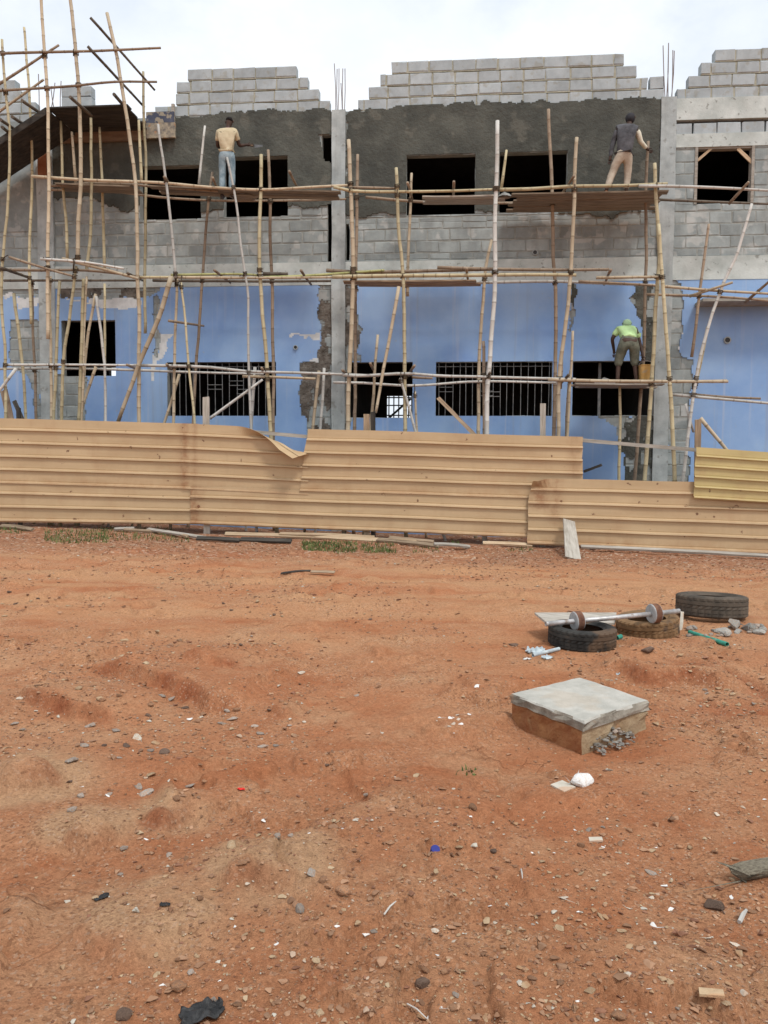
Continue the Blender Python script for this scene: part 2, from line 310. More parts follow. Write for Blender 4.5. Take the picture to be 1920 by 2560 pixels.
# ground material
def ground_mat():
    m, nt, b = new_mat('red_laterite')
    tc = N(nt, 'ShaderNodeTexCoord').outputs['Object']
    big = noise_node(nt, tc, .55, 9, .68)
    col = rampn(nt, big, .40, .60, (.44,.175,.082), (.51,.258,.137))
    mid = noise_node(nt, tc, 2.1, 9, .7)
    col = mixc(nt, mul(nt, rampn(nt, mid, .49, .66), .55), col, (.365,.132,.058))
    pale = noise_node(nt, tc, 1.35, 9, .68)
    col = mixc(nt, mul(nt, rampn(nt, pale, .50, .66), .6), col, (.545,.325,.185))
    trk = noise_node(nt, tc, 1.0, 6, .6, (.16, 1.5, 1))
    sep = N(nt, 'ShaderNodeSeparateXYZ'); nt.links.new(tc, sep.inputs[0])
    far = N(nt, 'ShaderNodeMapRange'); far.inputs[1].default_value = 5.5; far.inputs[2].default_value = 8.5; nt.links.new(sep.outputs['Y'], far.inputs[0])
    col = mixc(nt, mul(nt, mul(nt, rampn(nt, trk, .42, .56), far.outputs[0]), .7), col, (.55,.31,.165))
    at3 = N(nt, 'ShaderNodeAttribute', attribute_name='tan').outputs['Fac']
    col = mixc(nt, mul(nt, at3, .8), col, (.53,.33,.19))
    at = N(nt, 'ShaderNodeAttribute', attribute_name='red').outputs['Fac']
    col = mixc(nt, mul(nt, at, .85), col, (.32,.098,.043))
    # gravelly red-brown strip by the fence
    yv = mul(nt, sep.outputs['Y'], mul(nt, noise_node(nt, tc, .9, 6, .65), 3.5), 'ADD')
    strip = N(nt, 'ShaderNodeMapRange'); strip.inputs[1].default_value = 13.4; strip.inputs[2].default_value = 15.6; nt.links.new(yv, strip.inputs[0])
    vor = N(nt, 'ShaderNodeTexVoronoi'); vor.inputs['Scale'].default_value = 22; nt.links.new(tc, vor.inputs['Vector'])
    vs = N(nt, 'ShaderNodeSeparateColor'); nt.links.new(vor.outputs['Color'], vs.inputs[0])
    spk = rampn(nt, vs.outputs[0], .0, 1.0, (.19,.07,.04), (.43,.22,.13))
    spk = mixc(nt, rampn(nt, vs.outputs[1], .88, .9), spk, (.55,.44,.35))
    col = mixc(nt, mul(nt, strip.outputs[0], .72), col, spk)
    # grit speckle everywhere
    v2 = N(nt, 'ShaderNodeTexVoronoi'); v2.inputs['Scale'].default_value = 95; nt.links.new(tc, v2.inputs['Vector'])
    v2s = N(nt, 'ShaderNodeSeparateColor'); nt.links.new(v2.outputs['Color'], v2s.inputs[0])
    gm = rampn(nt, noise_node(nt, tc, 1.1, 5, .65), .42, .62)
    d1 = mul(nt, rampn(nt, v2s.outputs[0], .80, .83), gm)
    col = mixc(nt, mul(nt, d1, .55), col, (.19,.085,.045))
    d2 = mul(nt, rampn(nt, v2s.outputs[1], .90, .92), gm)
    col = mixc(nt, mul(nt, d2, .6), col, (.55,.38,.27))
    fine = rampn(nt, noise_node(nt, tc, 180, 3, .7), .3, .7, (.8,.8,.8), (1.16,1.16,1.16))
    col = mixc(nt, 1.0, col, fine, 'MULTIPLY')
    grain = rampn(nt, noise_node(nt, tc, 38, 8, .75), .34, .66, (.70,.68,.66), (1.24,1.25,1.26))
    col = mixc(nt, .75, col, grain, 'MULTIPLY')
    # drying cracks
    v3 = N(nt, 'ShaderNodeTexVoronoi', feature='DISTANCE_TO_EDGE'); v3.inputs['Scale'].default_value = 3.3
    wv = N(nt, 'ShaderNodeMix', data_type='VECTOR'); wv.inputs[0].default_value = .12
    nn = N(nt, 'ShaderNodeTexNoise'); nn.inputs['Scale'].default_value = 4; nn.inputs['Detail'].default_value = 5
    nt.links.new(tc, nn.inputs['Vector']); nt.links.new(tc, wv.inputs[4]); nt.links.new(nn.outputs['Color'], wv.inputs[5]); nt.links.new(wv.outputs[1], v3.inputs['Vector'])
    ck = mul(nt, rampn(nt, v3.outputs['Distance'], .0, .018, (1,1,1), (0,0,0)), rampn(nt, noise_node(nt, tc, 1.3, 4, .6), .54, .66))
    col = mixc(nt, mul(nt, ck, .5), col, (.2,.07,.03))
    nt.links.new(col, b.inputs['Base Color']); b.inputs['Roughness'].default_value = .97; b.inputs['Specular IOR Level'].default_value = .1
    h = mul(nt, noise_node(nt, tc, 26, 9, .72), mul(nt, noise_node(nt, tc, 110, 5, .7), .5), 'ADD')
    h = mul(nt, h, mul(nt, vor.outputs['Distance'], mul(nt, strip.outputs[0], -1.2)), 'ADD')
    h = mul(nt, h, mul(nt, ck, -.5), 'ADD')
    bump(nt, b, h, .9, .03)
    return m
M['ground'] = ground_mat()
# ------------------------------------------------------------------ mesh builder
class MB:
    def __init__(s): s.v = []; s.f = []; s.m = []; s.attr = None; s.an = None
    def quadbox(s, P, mi=0):
        b = len(s.v); s.v += [Vector(p) for p in P]
        for q in ((0,1,2,3), (7,6,5,4), (0,4,5,1), (1,5,6,2), (2,6,7,3), (3,7,4,0)): s.f.append(tuple(b+i for i in q)); s.m.append(mi)
    def wbox(s, u0, u1, d0, d1, z0, z1, mi=0, j=0.):
        P = []
        for d in (d0, d1):
            for (u, z) in ((u0, z0), (u1, z0), (u1, z1), (u0, z1)):
                P.append(W(u+random.uniform(-j, j), d+random.uniform(-j, j), z+random.uniform(-j, j)))
        s.quadbox(P, mi)
    def block(s, u0, u1, z0, z1, df, db, mi=0, c=.010, j=.009):
        """one block: chamfered front face at df, back at db"""
        b = len(s.v); r = lambda: random.uniform(-j, j)
        dd = df + random.uniform(-.002, .005)
        ring = [(u0, z0), (u1, z0), (u1, z1), (u0, z1)]; ins = [(u0+c, z0+c), (u1-c, z0+c), (u1-c, z1-c), (u0+c, z1-c)]
        for (u, z) in ring: s.v.append(W(u, db, z))
        for (u, z) in ring: s.v.append(W(u+r(), dd-c, z+r()))
        for (u, z) in ins: s.v.append(W(u+r()*1.3+random.choice((0, 0, 0, .018, -.018)), dd+r()*.4, z+r()*1.3))
        for i in range(4):
            k = (i+1) % 4
            s.f += [(b+i, b+k, b+4+k, b+4+i), (b+4+i, b+4+k, b+8+k, b+8+i)]; s.m += [mi, mi]
        s.f += [(b+8, b+9, b+10, b+11), (b+3, b+2, b+1, b)]; s.m += [mi, mi]
    def tube(s, pts, rad, n=8, mi=0, caps=True, vals=None):
        pts = [Vector(p) for p in pts]; k = len(pts)
        if not isinstance(rad, (list, tuple)): rad = [rad]*k
        if s.attr is None: s.attr = [0.]*len(s.v)
        b = len(s.v); t = (pts[1]-pts[0]).normalized(); up = Vector((0, 0, 1)) if abs(t.z) < .9 else Vector((1, 0, 0))
        x = t.cross(up).normalized(); y = t.cross(x)
        for i in range(k):
            tn = (pts[min(i+1, k-1)]-pts[max(i-1, 0)]).normalized()
            q = t.rotation_difference(tn); x = q @ x; y = q @ y; t = tn
            for a in range(n):
                an = 2*math.pi*a/n
                s.v.append(pts[i] + x*(rad[i]*math.cos(an)) + y*(rad[i]*math.sin(an))); s.attr.append(vals[i] if vals else 0.)
        for i in range(k-1):
            for a in range(n):
                c = (a+1) % n
                s.f.append((b+i*n+a, b+i*n+c, b+(i+1)*n+c, b+(i+1)*n+a)); s.m.append(mi)
        if caps:
            s.f.append(tuple(b+a for a in reversed(range(n)))); s.m.append(mi)
            s.f.append(tuple(b+(k-1)*n+a for a in range(n))); s.m.append(mi)
    def lathe(s, prof, n, base, axis=Vector((0,0,1)), mi=0, close=True, mod=None):
        q = Vector((0,0,1)).rotation_difference(axis); b = len(s.v); k = len(prof)
        for a in range(n):
            an = 2*math.pi*a/n
            for i, (r, z) in enumerate(prof):
                if mod: r = mod(r, z, a, i)
                s.v.append(Vector(base) + q @ Vector((r*math.cos(an), r*math.sin(an), z)))
        for a in range(n):
            c = (a+1) % n
            for i in range(k if close else k-1):
                i2 = (i+1) % k
                s.f.append((b+a*k+i, b+c*k+i, b+c*k+i2, b+a*k+i2)); s.m.append(mi)
    def add(s, verts, faces, mi=0):
        b = len(s.v); s.v += [Vector(v) for v in verts]
        for f in faces: s.f.append(tuple(b+i for i in f)); s.m.append(mi)
    def build(s, name, mats, parent=None, origin=None, smooth=False, fix=True, attrname=None):
        if not isinstance(mats, (list, tuple)): mats = [mats]
        o0 = Vector(parent['_o']) if parent is not None and '_o' in parent else Vector((0, 0, 0))
        loc = Vector(origin) if origin is not None else Vector((0, 0, 0))
        base = o0 if parent is not None else loc
        me = bpy.data.meshes.new(name)
        me.from_pydata([v-base for v in s.v], [], s.f)
        for m in mats: me.materials.append(m)
        me.polygons.foreach_set('material_index', s.m)
        if fix:
            bm = bmesh.new(); bm.from_mesh(me); bmesh.ops.recalc_face_normals(bm, faces=bm.faces); bm.to_mesh(me); bm.free()
        if smooth: me.polygons.foreach_set('use_smooth', [True]*len(me.polygons))
        if attrname and s.attr:
            a = me.attributes.new(attrname, 'FLOAT', 'POINT'); a.data.foreach_set('value', s.attr)
        me.update()
        o = bpy.data.objects.new(name, me); COL.objects.link(o)
        if parent is not None: o.parent = parent
        else: o.location = loc
        return o
def tag(o, label=None, cat=None, group=None, kind=None):
    if label: o['label'] = label
    if cat: o['category'] = cat
    if group: o['group'] = group
    if kind: o['kind'] = kind
    return o
ROOTS = []
def thing(name, label, cat, loc, group=None):
    o = bpy.data.objects.new(name, None); COL.objects.link(o); o.location = loc; o['_o'] = list(loc); ROOTS.append(o)
    return tag(o, label, cat, group)
def plank(name, p0, p1, w, t, mat, parent=None, up=Vector((0,0,1)), warp=.0, taper=0):
    """a board from p0 to p1 with its own lengthwise local x axis"""
    p0, p1 = Vector(p0), Vector(p1); x = (p1-p0); L = x.length; x.normalize()
    z = (up - x*up.dot(x)).normalized(); y = z.cross(x)
    mb = MB(); n = 6; jr = lambda a: random.uniform(-a, a)
    for i in range(n+1):
        s = L*i/n; bz = warp*math.sin(math.pi*i/n); hw = w/2*(1-taper*i/n)
        e = (jr(.02) if i in (0, n) else 0)
        for (a, c) in ((-hw, -t/2), (hw, -t/2), (hw, t/2), (-hw, t/2)): mb.v.append(Vector((s+e+(jr(.012) if i in (0, n) else 0), a+jr(.003), c+bz+jr(.0015))))
    for i in range(n):
        for a in range(4):
            c = (a+1) % 4; mb.f.append((i*4+a, i*4+c, i*4+4+c, i*4+4+a)); mb.m.append(0)
    mb.f += [(3,2,1,0), (n*4, n*4+1, n*4+2, n*4+3)]; mb.m += [0, 0]
    o = mb.build(name, mat)
    mt = Matrix((x, y, z)).transposed()
    o.rotation_euler = mt.to_euler()
    if parent is not None: o.parent = parent; o.location = p0 - Vector(parent['_o'])
    else: o.location = p0
    return o
# ------------------------------------------------------------------ world, sun, camera
def setup():
    w = bpy.data.worlds.new('World'); SC.world = w; w.use_nodes = True
    nt = w.node_tree; bg = nt.nodes['Background']
    sky = N(nt, 'ShaderNodeTexSky', sky_type='NISHITA'); sky.sun_disc = False
    sky.sun_elevation = R(58); sky.sun_rotation = R(150); sky.air_density = 1.2; sky.dust_density = 2.5
    tc = N(nt, 'ShaderNodeTexCoord').outputs['Generated']
    n1 = noise_node(nt, tc, 2.2, 7, .58, (1, 1, 1.6)); n2 = noise_node(nt, tc, 5.0, 6, .6, (1, 1, 2))
    cl = rampn(nt, n1, .40, .57, (9.0,9.8,11.0), (12.8,13.0,13.2))
    cl = mixc(nt, rampn(nt, n2, .42, .8), cl, (10.6,11.2,12.0))
    col = mixc(nt, .88, sky.outputs[0], cl)
    nt.links.new(col, bg.inputs['Color']); bg.inputs['Strength'].default_value = .095
    sl = bpy.data.lights.new('sun', 'SUN'); sl.energy = 2.0; sl.angle = R(11); sl.color = (1, .97, .92)
    so = bpy.data.objects.new('sun', sl); COL.objects.link(so)
    el, az = R(58), R(150)     # behind the camera, to its right
    dirv = Vector((math.sin(az)*math.cos(el), math.cos(az)*math.cos(el), math.sin(el)))
    so.rotation_euler = dirv.to_track_quat('Z', 'Y').to_euler(); so.location = (-6, -8, 20)
    cd = bpy.data.cameras.new('camera'); co = bpy.data.objects.new('camera', cd); COL.objects.link(co)
    cd.sensor_fit = 'VERTICAL'; cd.sensor_height = 36; cd.lens = FPX/2560*36; cd.clip_end = 3000; cd.clip_start = .05
    f = Vector((0, math.cos(PITCH), -math.sin(PITCH))); r0 = Vector((1, 0, 0)); u0 = r0.cross(f)
    c, s = math.cos(ROLL), math.sin(ROLL)
    rx = r0*c + u0*s; uy = -r0*s + u0*c
    mt = Matrix((rx, uy, -f)).transposed().to_4x4(); mt.translation = CAM
    co.matrix_world = mt; SC.camera = co
    vs = SC.view_settings; vs.view_transform = 'Standard'; vs.look = 'None'; vs.gamma = 1; vs.exposure = 0.06
    SC.render.resolution_x = 768; SC.render.resolution_y = 1024
setup()
# ------------------------------------------------------------------ ground mesh
def build_ground():
    th = np.concatenate([np.linspace(-44, 44, 470), np.linspace(48, 312, 50)]); th = np.radians(th)
    rr = np.concatenate([.6*np.exp(np.linspace(0, math.log(26/.6), 560)), np.array([32, 42, 60, 100, 200, 500, 1500])])
    T, RR = np.meshgrid(th, rr)
    X = RR*np.sin(T); Y = -.5 + RR*np.cos(T)
    Z, RED, TAN = gh(X, Y, True)
    nr, na = X.shape
    V = np.stack([X, Y, Z], -1).reshape(-1, 3)
    i = np.arange(nr-1)[:, None]*na; a = np.arange(na)[None, :]; c = (a+1) % na
    F = np.stack([i+a, i+c, i+na+c, i+na+a], -1).reshape(-1, 4)[:, ::-1]
    me = bpy.data.meshes.new('ground'); nv = len(V)
    V = np.vstack([V, [[0, -.5, 0]]])
    cf = [(int(x), nv, int((x+1) % na)) for x in range(na)]
    me.from_pydata(V.tolist(), [], F.tolist() + cf)
    at = me.attributes.new('red', 'FLOAT', 'POINT'); at.data.foreach_set('value', np.append(RED.ravel(), 0).astype(np.float32))
    at = me.attributes.new('tan', 'FLOAT', 'POINT'); at.data.foreach_set('value', np.append(TAN.ravel(), 0).astype(np.float32))
    me.materials.append(M['ground']); me.polygons.foreach_set('use_smooth', [True]*len(me.polygons)); me.update()
    o = bpy.data.objects.new('ground', me); COL.objects.link(o); o['kind'] = 'structure'
build_ground()
# ------------------------------------------------------------------ building
BL = thing('unfinished_building', 'two-storey grey block building under construction, lower walls painted blue, stepped block gables', 'building', W(0, -3, 0))
def rect(p, q, d=0):  # opposite corners in photo -> u0,u1,z0,z1
    a, b = wp(p, d), wp(q, d); return min(a[0], b[0]), max(a[0], b[0]), min(a[1], b[1]), max(a[1], b[1])
def poly(pts, d=0): return [wp(p, d) for p in pts]
UL, UR = -11.5, 11.0
ZB = .02
colC = (-1.19, -.89); colR = (5.86, 6.18); colL = (-7.98, -7.60)
zTop = wp(cC(1000, 470))[1]             # plaster top
beamT, beamB = 1.6+4.46-1.6, 0
beamT = wp(cG(900, 275))[1]; beamB = wp(cG(900, 455))[1]
CH = .257; ZG = wp(cC(288, 158))[1]
ROWS = [ZG - CH*k for k in range(36)]
OPEN_UP = [rect((349, 417), (503, 547)), rect((559, 394), (720, 540)), rect(cC(405, 855), cC(910, 1288)), rect(cC(1095, 835), cC(1590, 1270)),
           rect(cD(1078, 908), cD(1540, 1365))]
GAPS = [rect(cB(1242, 940), cB(1287, 1640)), rect(cB(1200, 700), cB(1287, 945)), rect(cF(1356, 0), cF(1385, 290)), rect(cD(915, 695), cD(1660, 722)),
        rect(cD(912, 830), cD(930, 905))]
OPEN_LO = [rect((154, 802), (291, 940)), rect((418, 906), (691, 1040)), rect((868, 906), (1031, 1045)), rect((1090, 905), (1379, 1040)), rect((1432, 903), (1634, 1040))]
OPEN_LO[0] = (OPEN_LO[0][0], OPEN_LO[0][1], OPEN_LO[0][2], OPEN_LO[0][3])
topslot = rect(cD(915, 695), cD(2400, 812))
def core(mb, u0, u1, z0, z1, holes, d0, d1, mi=0):
    us = sorted({u0, u1, *[min(max(h[i], u0), u1) for h in holes for i in (0, 1)]})
    zs = sorted({z0, z1, *[min(max(h[i], z0), z1) for h in holes for i in (2, 3)]})
    solid = lambda u, z: u0 < u < u1 and z0 < z < z1 and not any(h[0] < u < h[1] and h[2] < z < h[3] for h in holes)
    idx = {}
    def V(i, j, k):
        if (i, j, k) not in idx: idx[(i, j, k)] = len(mb.v); mb.v.append(W(us[i], d1 if k else d0, zs[j]))
        return idx[(i, j, k)]
    nu, nz = len(us)-1, len(zs)-1
    S = [[solid((us[i]+us[i+1])/2, (zs[j]+zs[j+1])/2) for j in range(nz)] for i in range(nu)]
    sf = lambda i, j: 0 <= i < nu and 0 <= j < nz and S[i][j]
    for i in range(nu):
        for j in range(nz):
            if not S[i][j]: continue
            fs = [(V(i,j,1), V(i+1,j,1), V(i+1,j+1,1), V(i,j+1,1)), (V(i,j+1,0), V(i+1,j+1,0), V(i+1,j,0), V(i,j,0))]
            if not sf(i-1, j): fs.append((V(i,j,0), V(i,j,1), V(i,j+1,1), V(i,j+1,0)))
            if not sf(i+1, j): fs.append((V(i+1,j,1), V(i+1,j,0), V(i+1,j+1,0), V(i+1,j+1,1)))
            if not sf(i, j-1): fs.append((V(i,j,0), V(i+1,j,0), V(i+1,j,1), V(i,j,1)))
            if not sf(i, j+1): fs.append((V(i,j+1,1), V(i+1,j+1,1), V(i+1,j+1,0), V(i,j+1,0)))
            mb.f += fs; mb.m += [mi]*len(fs)
def blocks(mb, u0, u1, z0, z1, holes, df, db, mi, L=.475, gap=.02, rows=ROWS):
    for k in range(len(rows)-1):
        zt, zb = rows[k]-gap/2, rows[k+1]+gap/2
        zt, zb = min(zt, z1-.004), max(zb, z0+.004)
        if zt-zb < .04: continue
        cuts = sorted({zb, zt, *[e for h in holes for e in (h[2], h[3]) if zb+.015 < e < zt-.015 and h[1] > u0 and h[0] < u1]})
        off = (k % 2)*L*.5 + random.uniform(-.05, .05)
        edges = [u0]; x = math.floor((u0-off)/L)*L + off
        while x < u1:
            xx = x + random.uniform(-.025, .025)
            if xx > u0+.06 and xx < u1-.06: edges.append(xx)
            x += L
        edges.append(u1)
        for a, b in zip(edges[:-1], edges[1:]):
            a2, b2 = a+gap/2, b-gap/2
            for c, d in zip(cuts[:-1], cuts[1:]):
                segs = [(a2, b2)]
                for h in holes:
                    if h[2] < (c+d)/2 < h[3]:
                        ns = []
                        for (p, q) in segs:
                            if h[1] <= p or h[0] >= q: ns.append((p, q)); continue
                            if h[0]-p > .03: ns.append((p, h[0]))
                            if q-h[1] > .03: ns.append((h[1], q))
                        segs = ns
                jz = random.uniform(-.006, .006)
                for p, q in segs: mb.block(p, q, c+jz, d+jz, df, db, mi)
def wall_part(name, u0, u1, z0, z1, holes, L=.475, mats=('mortar', 'block_old'), label=None):
    mb = MB(); core(mb, u0, u1, z0, z1, holes, -.2, -.007, 0); blocks(mb, u0, u1, z0, z1, holes, 0, -.05, 1, L, .024)
    o = mb.build(name, [M[m] for m in mats], BL, fix=False)
    if label: o['label'] = label
    return o
zUT = ZG - 4*CH + .0           # underside of the gable courses
bays = [(UL, colL[0]), (colL[1], colC[0]), (colC[1], colR[0]), (colR[1], UR)]
zRB0, zRB1 = wp(cD(1200, 700))[1], wp(cD(1200, 527))[1]
for i, (a, b) in enumerate(bays):
    top = zUT if i < 3 else zRB0
    hs = OPEN_UP + GAPS + ([topslot] if i == 3 else [])
    wall_part('upper_wall', a+.001, b-.001, beamT, top, hs, mats=('mortar', 'block_old'))
    wall_part('lower_wall', a+.001, b-.001, -.3, beamB, OPEN_LO + [rect((14, 800), (-200, 985))] * 0)
# loose row of blocks under the right beam
mb = MB()
for k in range(9):
    x0 = wp(cD(915+k*192-40, 760))[0]
    mb.block(max(x0, colR[1]+.005), wp(cD(915+k*192+140, 760))[0], topslot[2]+.004, wp(cD(1200, 724))[1], 0, -.2, 0, .01)
mb.build('loose_block_course', M['block'], BL, fix=False)
# gables : stepped courses of blocks
def gable(rows, label=None):
    mb = MB()
    for k, (u0, u1) in enumerate(rows):
        zt = ZG - k*CH; zb = zt - CH
        mb.wbox(u0+.03, u1-.03, -.20, -.010, zb-.004 if k < len(rows)-1 else zb, zt-.022, 0)
        blocks(mb, u0, u1, zb, zt, [], 0, -.215, 1, .49, .034, [zt-.003, zb])
    o = mb.build('gable', [M['mortar_pale'], M['block']], BL, fix=False)
    if label: o['label'] = label
uu = lambda p: wp(p)[0]
def span(l, r): return (uu(l), uu(r))
gable([span(cB(200,240), cB(1015,230)), span(cB(118,330), cB(1100,320)), span(cA(1515,760), cB(1182,410)), span(cA(1335,940), cB(1262,480))], 'stepped gable of five visible top blocks above the man in the tan shirt')
gable([span(cC(288,190), cD(515,220)), span(cC(203,300), cD(617,300)), span(cC(120,390), cD(702,390)), span(cC(40,480), cD(835,500))], 'widest stepped gable, between the two bare concrete columns')
gable([(uu(cD(1230,170)), UR), (uu(cD(1120,280)), UR), (uu(cD(1020,380)), UR), (uu(cD(930,480)), UR)], 'stepped gable at the right edge')
zl = [wp(cA(60, 690))[1], wp(cA(60, 775))[1]]
mb = MB()
rowsL = [(UL, uu(cA(135,720))), (UL, uu(cA(228,810))), (UL, uu(cA(310,910))), (UL, uu(cA(380,1000)))]
zg0 = wp(cA(60, 685))[1]
for k, (u0, u1) in enumerate(rowsL):
    zt = zg0-k*CH; mb.wbox(u0+.03, u1-.03, -.2, -.018, zt-CH, zt-.022, 0); blocks(mb, u0, u1, zt-CH, zt, [], 0, -.215, 1, .49, .026, [zt-.003, zt-CH])
mb.wbox(UL, uu(cA(380,1000))+.25, -.2, -.012, zUT+.004, zg0-4*CH-.002, 0)
o = mb.build('gable', [M['mortar_pale'], M['block']], BL, fix=False); o['label'] = 'stepped gable at the left edge behind the bamboo'
mb = MB(); r = rect(cA(525, 745), cA(785, 925))
mb.block(r[0], r[1], (r[2]+r[3])/2+.01, r[3], -.02, -.24); mb.block(r[0]-.0, r[1]+.0, zUT+.004, (r[2]+r[3])/2-.01, -.02, -.24)
mb.build('block_stub', M['block'], BL, fix=False)
mb = MB(); r = rect(cD(722, 355), cD(828, 460)); mb.block(r[0], r[1], ZG-3*CH+.004, r[3], -.01, -.215)
mb.build('block_stub', M['block'], BL, fix=False)
# beams
mb = MB()
for (a, b) in bays: 
    n = int((b-a)/.5)
    mb.wbox(a+.002, b-.002, -.22, .035, beamB+.003, beamT-.003, 0)
mb.build('ring_beam', M['beam'], BL)
mb = MB(); mb.wbox(colR[1]+.002, UR, -.22, .03, zRB0+.003, zRB1, 0); mb.wbox(colR[1]+.002, UR, -.2, -.02, zRB1+.002, zUT+.002, 0); mb.build('roof_beam', M['beam'], BL)
lr = rect(cD(925, 818), cD(1700, 903)); mb = MB(); mb.wbox(lr[0], lr[1]+.6, -.05, .022, lr[2], lr[3], 0); mb.build('lintel', M['beam'], BL)
# columns with starter bars
def column(c, ztop, label, bars, d1=.06, base=-.3):
    mb = MB(); n = 22; zs = [base+(ztop-base)*i/n for i in range(n+1)]; b0 = len(mb.v)
    for i, z in enumerate(zs):
        for (u, d) in ((c[0], -.26), (c[1], -.26), (c[1], d1), (c[0], d1)): mb.v.append(W(u+random.uniform(-.008, .008), d+random.uniform(-.006, .006), z))
    for i in range(n):
        for a in range(4): k = (a+1) % 4; mb.f.append((i*4+a, i*4+k, i*4+4+k, i*4+4+a)); mb.m.append(0)
    mb.f += [(3,2,1,0), (n*4, n*4+1, n*4+2, n*4+3)]; mb.m += [0, 0]
    o = mb.build('column', M['concrete'], BL); o['label'] = label
    for (p, q, d) in bars:
        t = MB(); a = w3(p, d); b = w3(q, d); mid = (a+b)/2+UX*random.uniform(-.015, .015)
        t.tube([a, mid, b], .0095, 6); rb = t.build('rebar', M['rebar'], BL); rb.parent = o
column(colC, wp(cB(1335, 515), .06)[1], 'concrete column between the two plastered bays, tall starter bars on top',
       [(cB(1302,540), cB(1291,175), 0), (cB(1312,540), cB(1312,215), -.15), (cB(1318,540), cB(1326,212), .02), (cB(1350,540), cB(1340,320), -.05), (cB(1352,540), cB(1354,212), -.18), (cB(1366,540), cB(1370,212), .02)])
column(colR, wp(cD(860, 515), .06)[1], 'concrete column beside the man in the dark vest, starter bars on top',
       [(cD(838,540), cD(822,108), 0), (cD(850,540), cD(866,88), .03), (cD(862,540), cD(866,95), -.15), (cD(892,540), cD(900,145), .02), (cD(888,540), cD(912,150), -.17)])
column(colL, wp(cA(395, 1240), .06)[1], 'concrete column behind the left bamboo tower',
       [(cA(340,1000), cA(332,640), -.1), (cA(440,960), cA(475,715), -.1), (cA(470,960), cA(440,760), -.2), (cA(520,960), cA(528,700), -.1)])
mb = MB(); r = rect(cA(325, 1235), cA(408, 1535), .1); mb.wbox(r[0], r[1], .07, .12, r[2], r[3]); mb.build('column_form', M['wood_red'], BL)
# thick masked coats (plaster, paint) with broken edges
def inpoly(u, z, P):
    ins = np.zeros(u.shape, bool); n = len(P)
    for i in range(n):
        (x1, y1), (x2, y2) = P[i], P[(i+1) % n]
        c = ((y1 > z) != (y2 > z)) & (u < (x2-x1)*(z-y1)/(y2-y1+1e-12)+x1); ins ^= c
    return ins
def coat(name, u0, u1, z0, z1, keep, d, step, und, mats, mat2=None, hard=(), rough=.05, fr=6, part=False, only=None):
    us = np.arange(u0, u1+step, step); zs = np.arange(z0, z1+step, step)
    def snap(a, ed):
        a = list(a)
        for e in ed:
            i = int(np.argmin([abs(x-e) for x in a]))
            if abs(a[i]-e) < step: a[i] = e
        return np.array(sorted(set(a)))
    us = snap(us, [h[i] for h in hard for i in (0, 1)]); zs = snap(zs, [h[i] for h in hard for i in (2, 3)])
    uc, zc = np.meshgrid((us[1:]+us[:-1])/2, (zs[1:]+zs[:-1])/2, indexing='ij')
    du = rough*fbm(uc*fr, zc*fr, 3, 4); dz = rough*fbm(uc*fr, zc*fr, 9, 4)
    K = keep(uc+du*2, zc+dz*2)
    for h in hard: K &= ~((uc > h[0]) & (uc < h[1]) & (zc > h[2]) & (zc < h[3]))
    if part:
        lab = np.zeros(K.shape, int); cur = 0
        for i0, j0 in zip(*[q.tolist() for q in np.nonzero(K)]):
            if lab[i0, j0]: continue
            cur += 1; st = [(i0, j0)]; lab[i0, j0] = cur; cells = [(i0, j0)]
            while st:
                i, j = st.pop()
                for a, b in ((i+1,j), (i-1,j), (i,j+1), (i,j-1)):
                    if 0 <= a < K.shape[0] and 0 <= b < K.shape[1] and K[a, b] and not lab[a, b]: lab[a, b] = cur; st.append((a, b)); cells.append((a, b))
        cnts = np.bincount(lab.ravel())
        if only is None:
            return [coat(name, u0, u1, z0, z1, keep, d, step, und, mats, mat2, hard, rough, fr, True, c) for c in range(1, cur+1) if cnts[c] > 25]
        K = lab == only
    M2 = mat2(uc+du, zc+dz) if mat2 is not None else np.zeros_like(K)
    nu, nz = len(us), len(zs)
    U, Z = np.meshgrid(us, zs, indexing='ij'); Dd = d + und(U, Z)
    ax = np.array(W0); P = ax + U[..., None]*np.array(UX) + Dd[..., None]*np.array(NX) + Z[..., None]*np.array([0, 0, 1.])
    Pb = ax + U[..., None]*np.array(UX) + .001*np.array(NX) + Z[..., None]*np.array([0, 0, 1.])
    V = np.vstack([P.reshape(-1, 3), Pb.reshape(-1, 3)]); nb = nu*nz
    id_ = lambda i, j: i*nz+j
    F = []; mi = []
    I, J = np.nonzero(K)
    for i, j in zip(I.tolist(), J.tolist()):
        m = int(M2[i, j]); F.append((id_(i,j), id_(i+1,j), id_(i+1,j+1), id_(i,j+1))); mi.append(m)
        for (di, dj, a, b) in ((-1,0,(i,j),(i,j+1)), (1,0,(i+1,j+1),(i+1,j)), (0,-1,(i+1,j),(i,j)), (0,1,(i,j+1),(i+1,j+1))):
            x, y = i+di, j+dj
            if not (0 <= x < K.shape[0] and 0 <= y < K.shape[1] and K[x, y]):
                A, B = id_(*a), id_(*b); F.append((A, B, B+nb, A+nb)); mi.append(m)
    used = np.unique(np.array([q for f in F for q in f])); remap = np.full(2*nb, -1); remap[used] = np.arange(len(used))
    mb = MB(); o0 = Vector(BL['_o'])
    me = bpy.data.meshes.new(name); me.from_pydata((V[used]-np.array(o0)).tolist(), [], [tuple(int(remap[q]) for q in f) for f in F])
    for m in mats: me.materials.append(M[m])
    me.polygons.foreach_set('material_index', mi); me.update()
    o = bpy.data.objects.new(name, me); COL.objects.link(o); o.parent = BL
    return o
und_pl = lambda U, Z: .014*fbm(U*2.2, Z*2.2, 41, 4) + .004*fbm(U*12, Z*12, 43, 2)
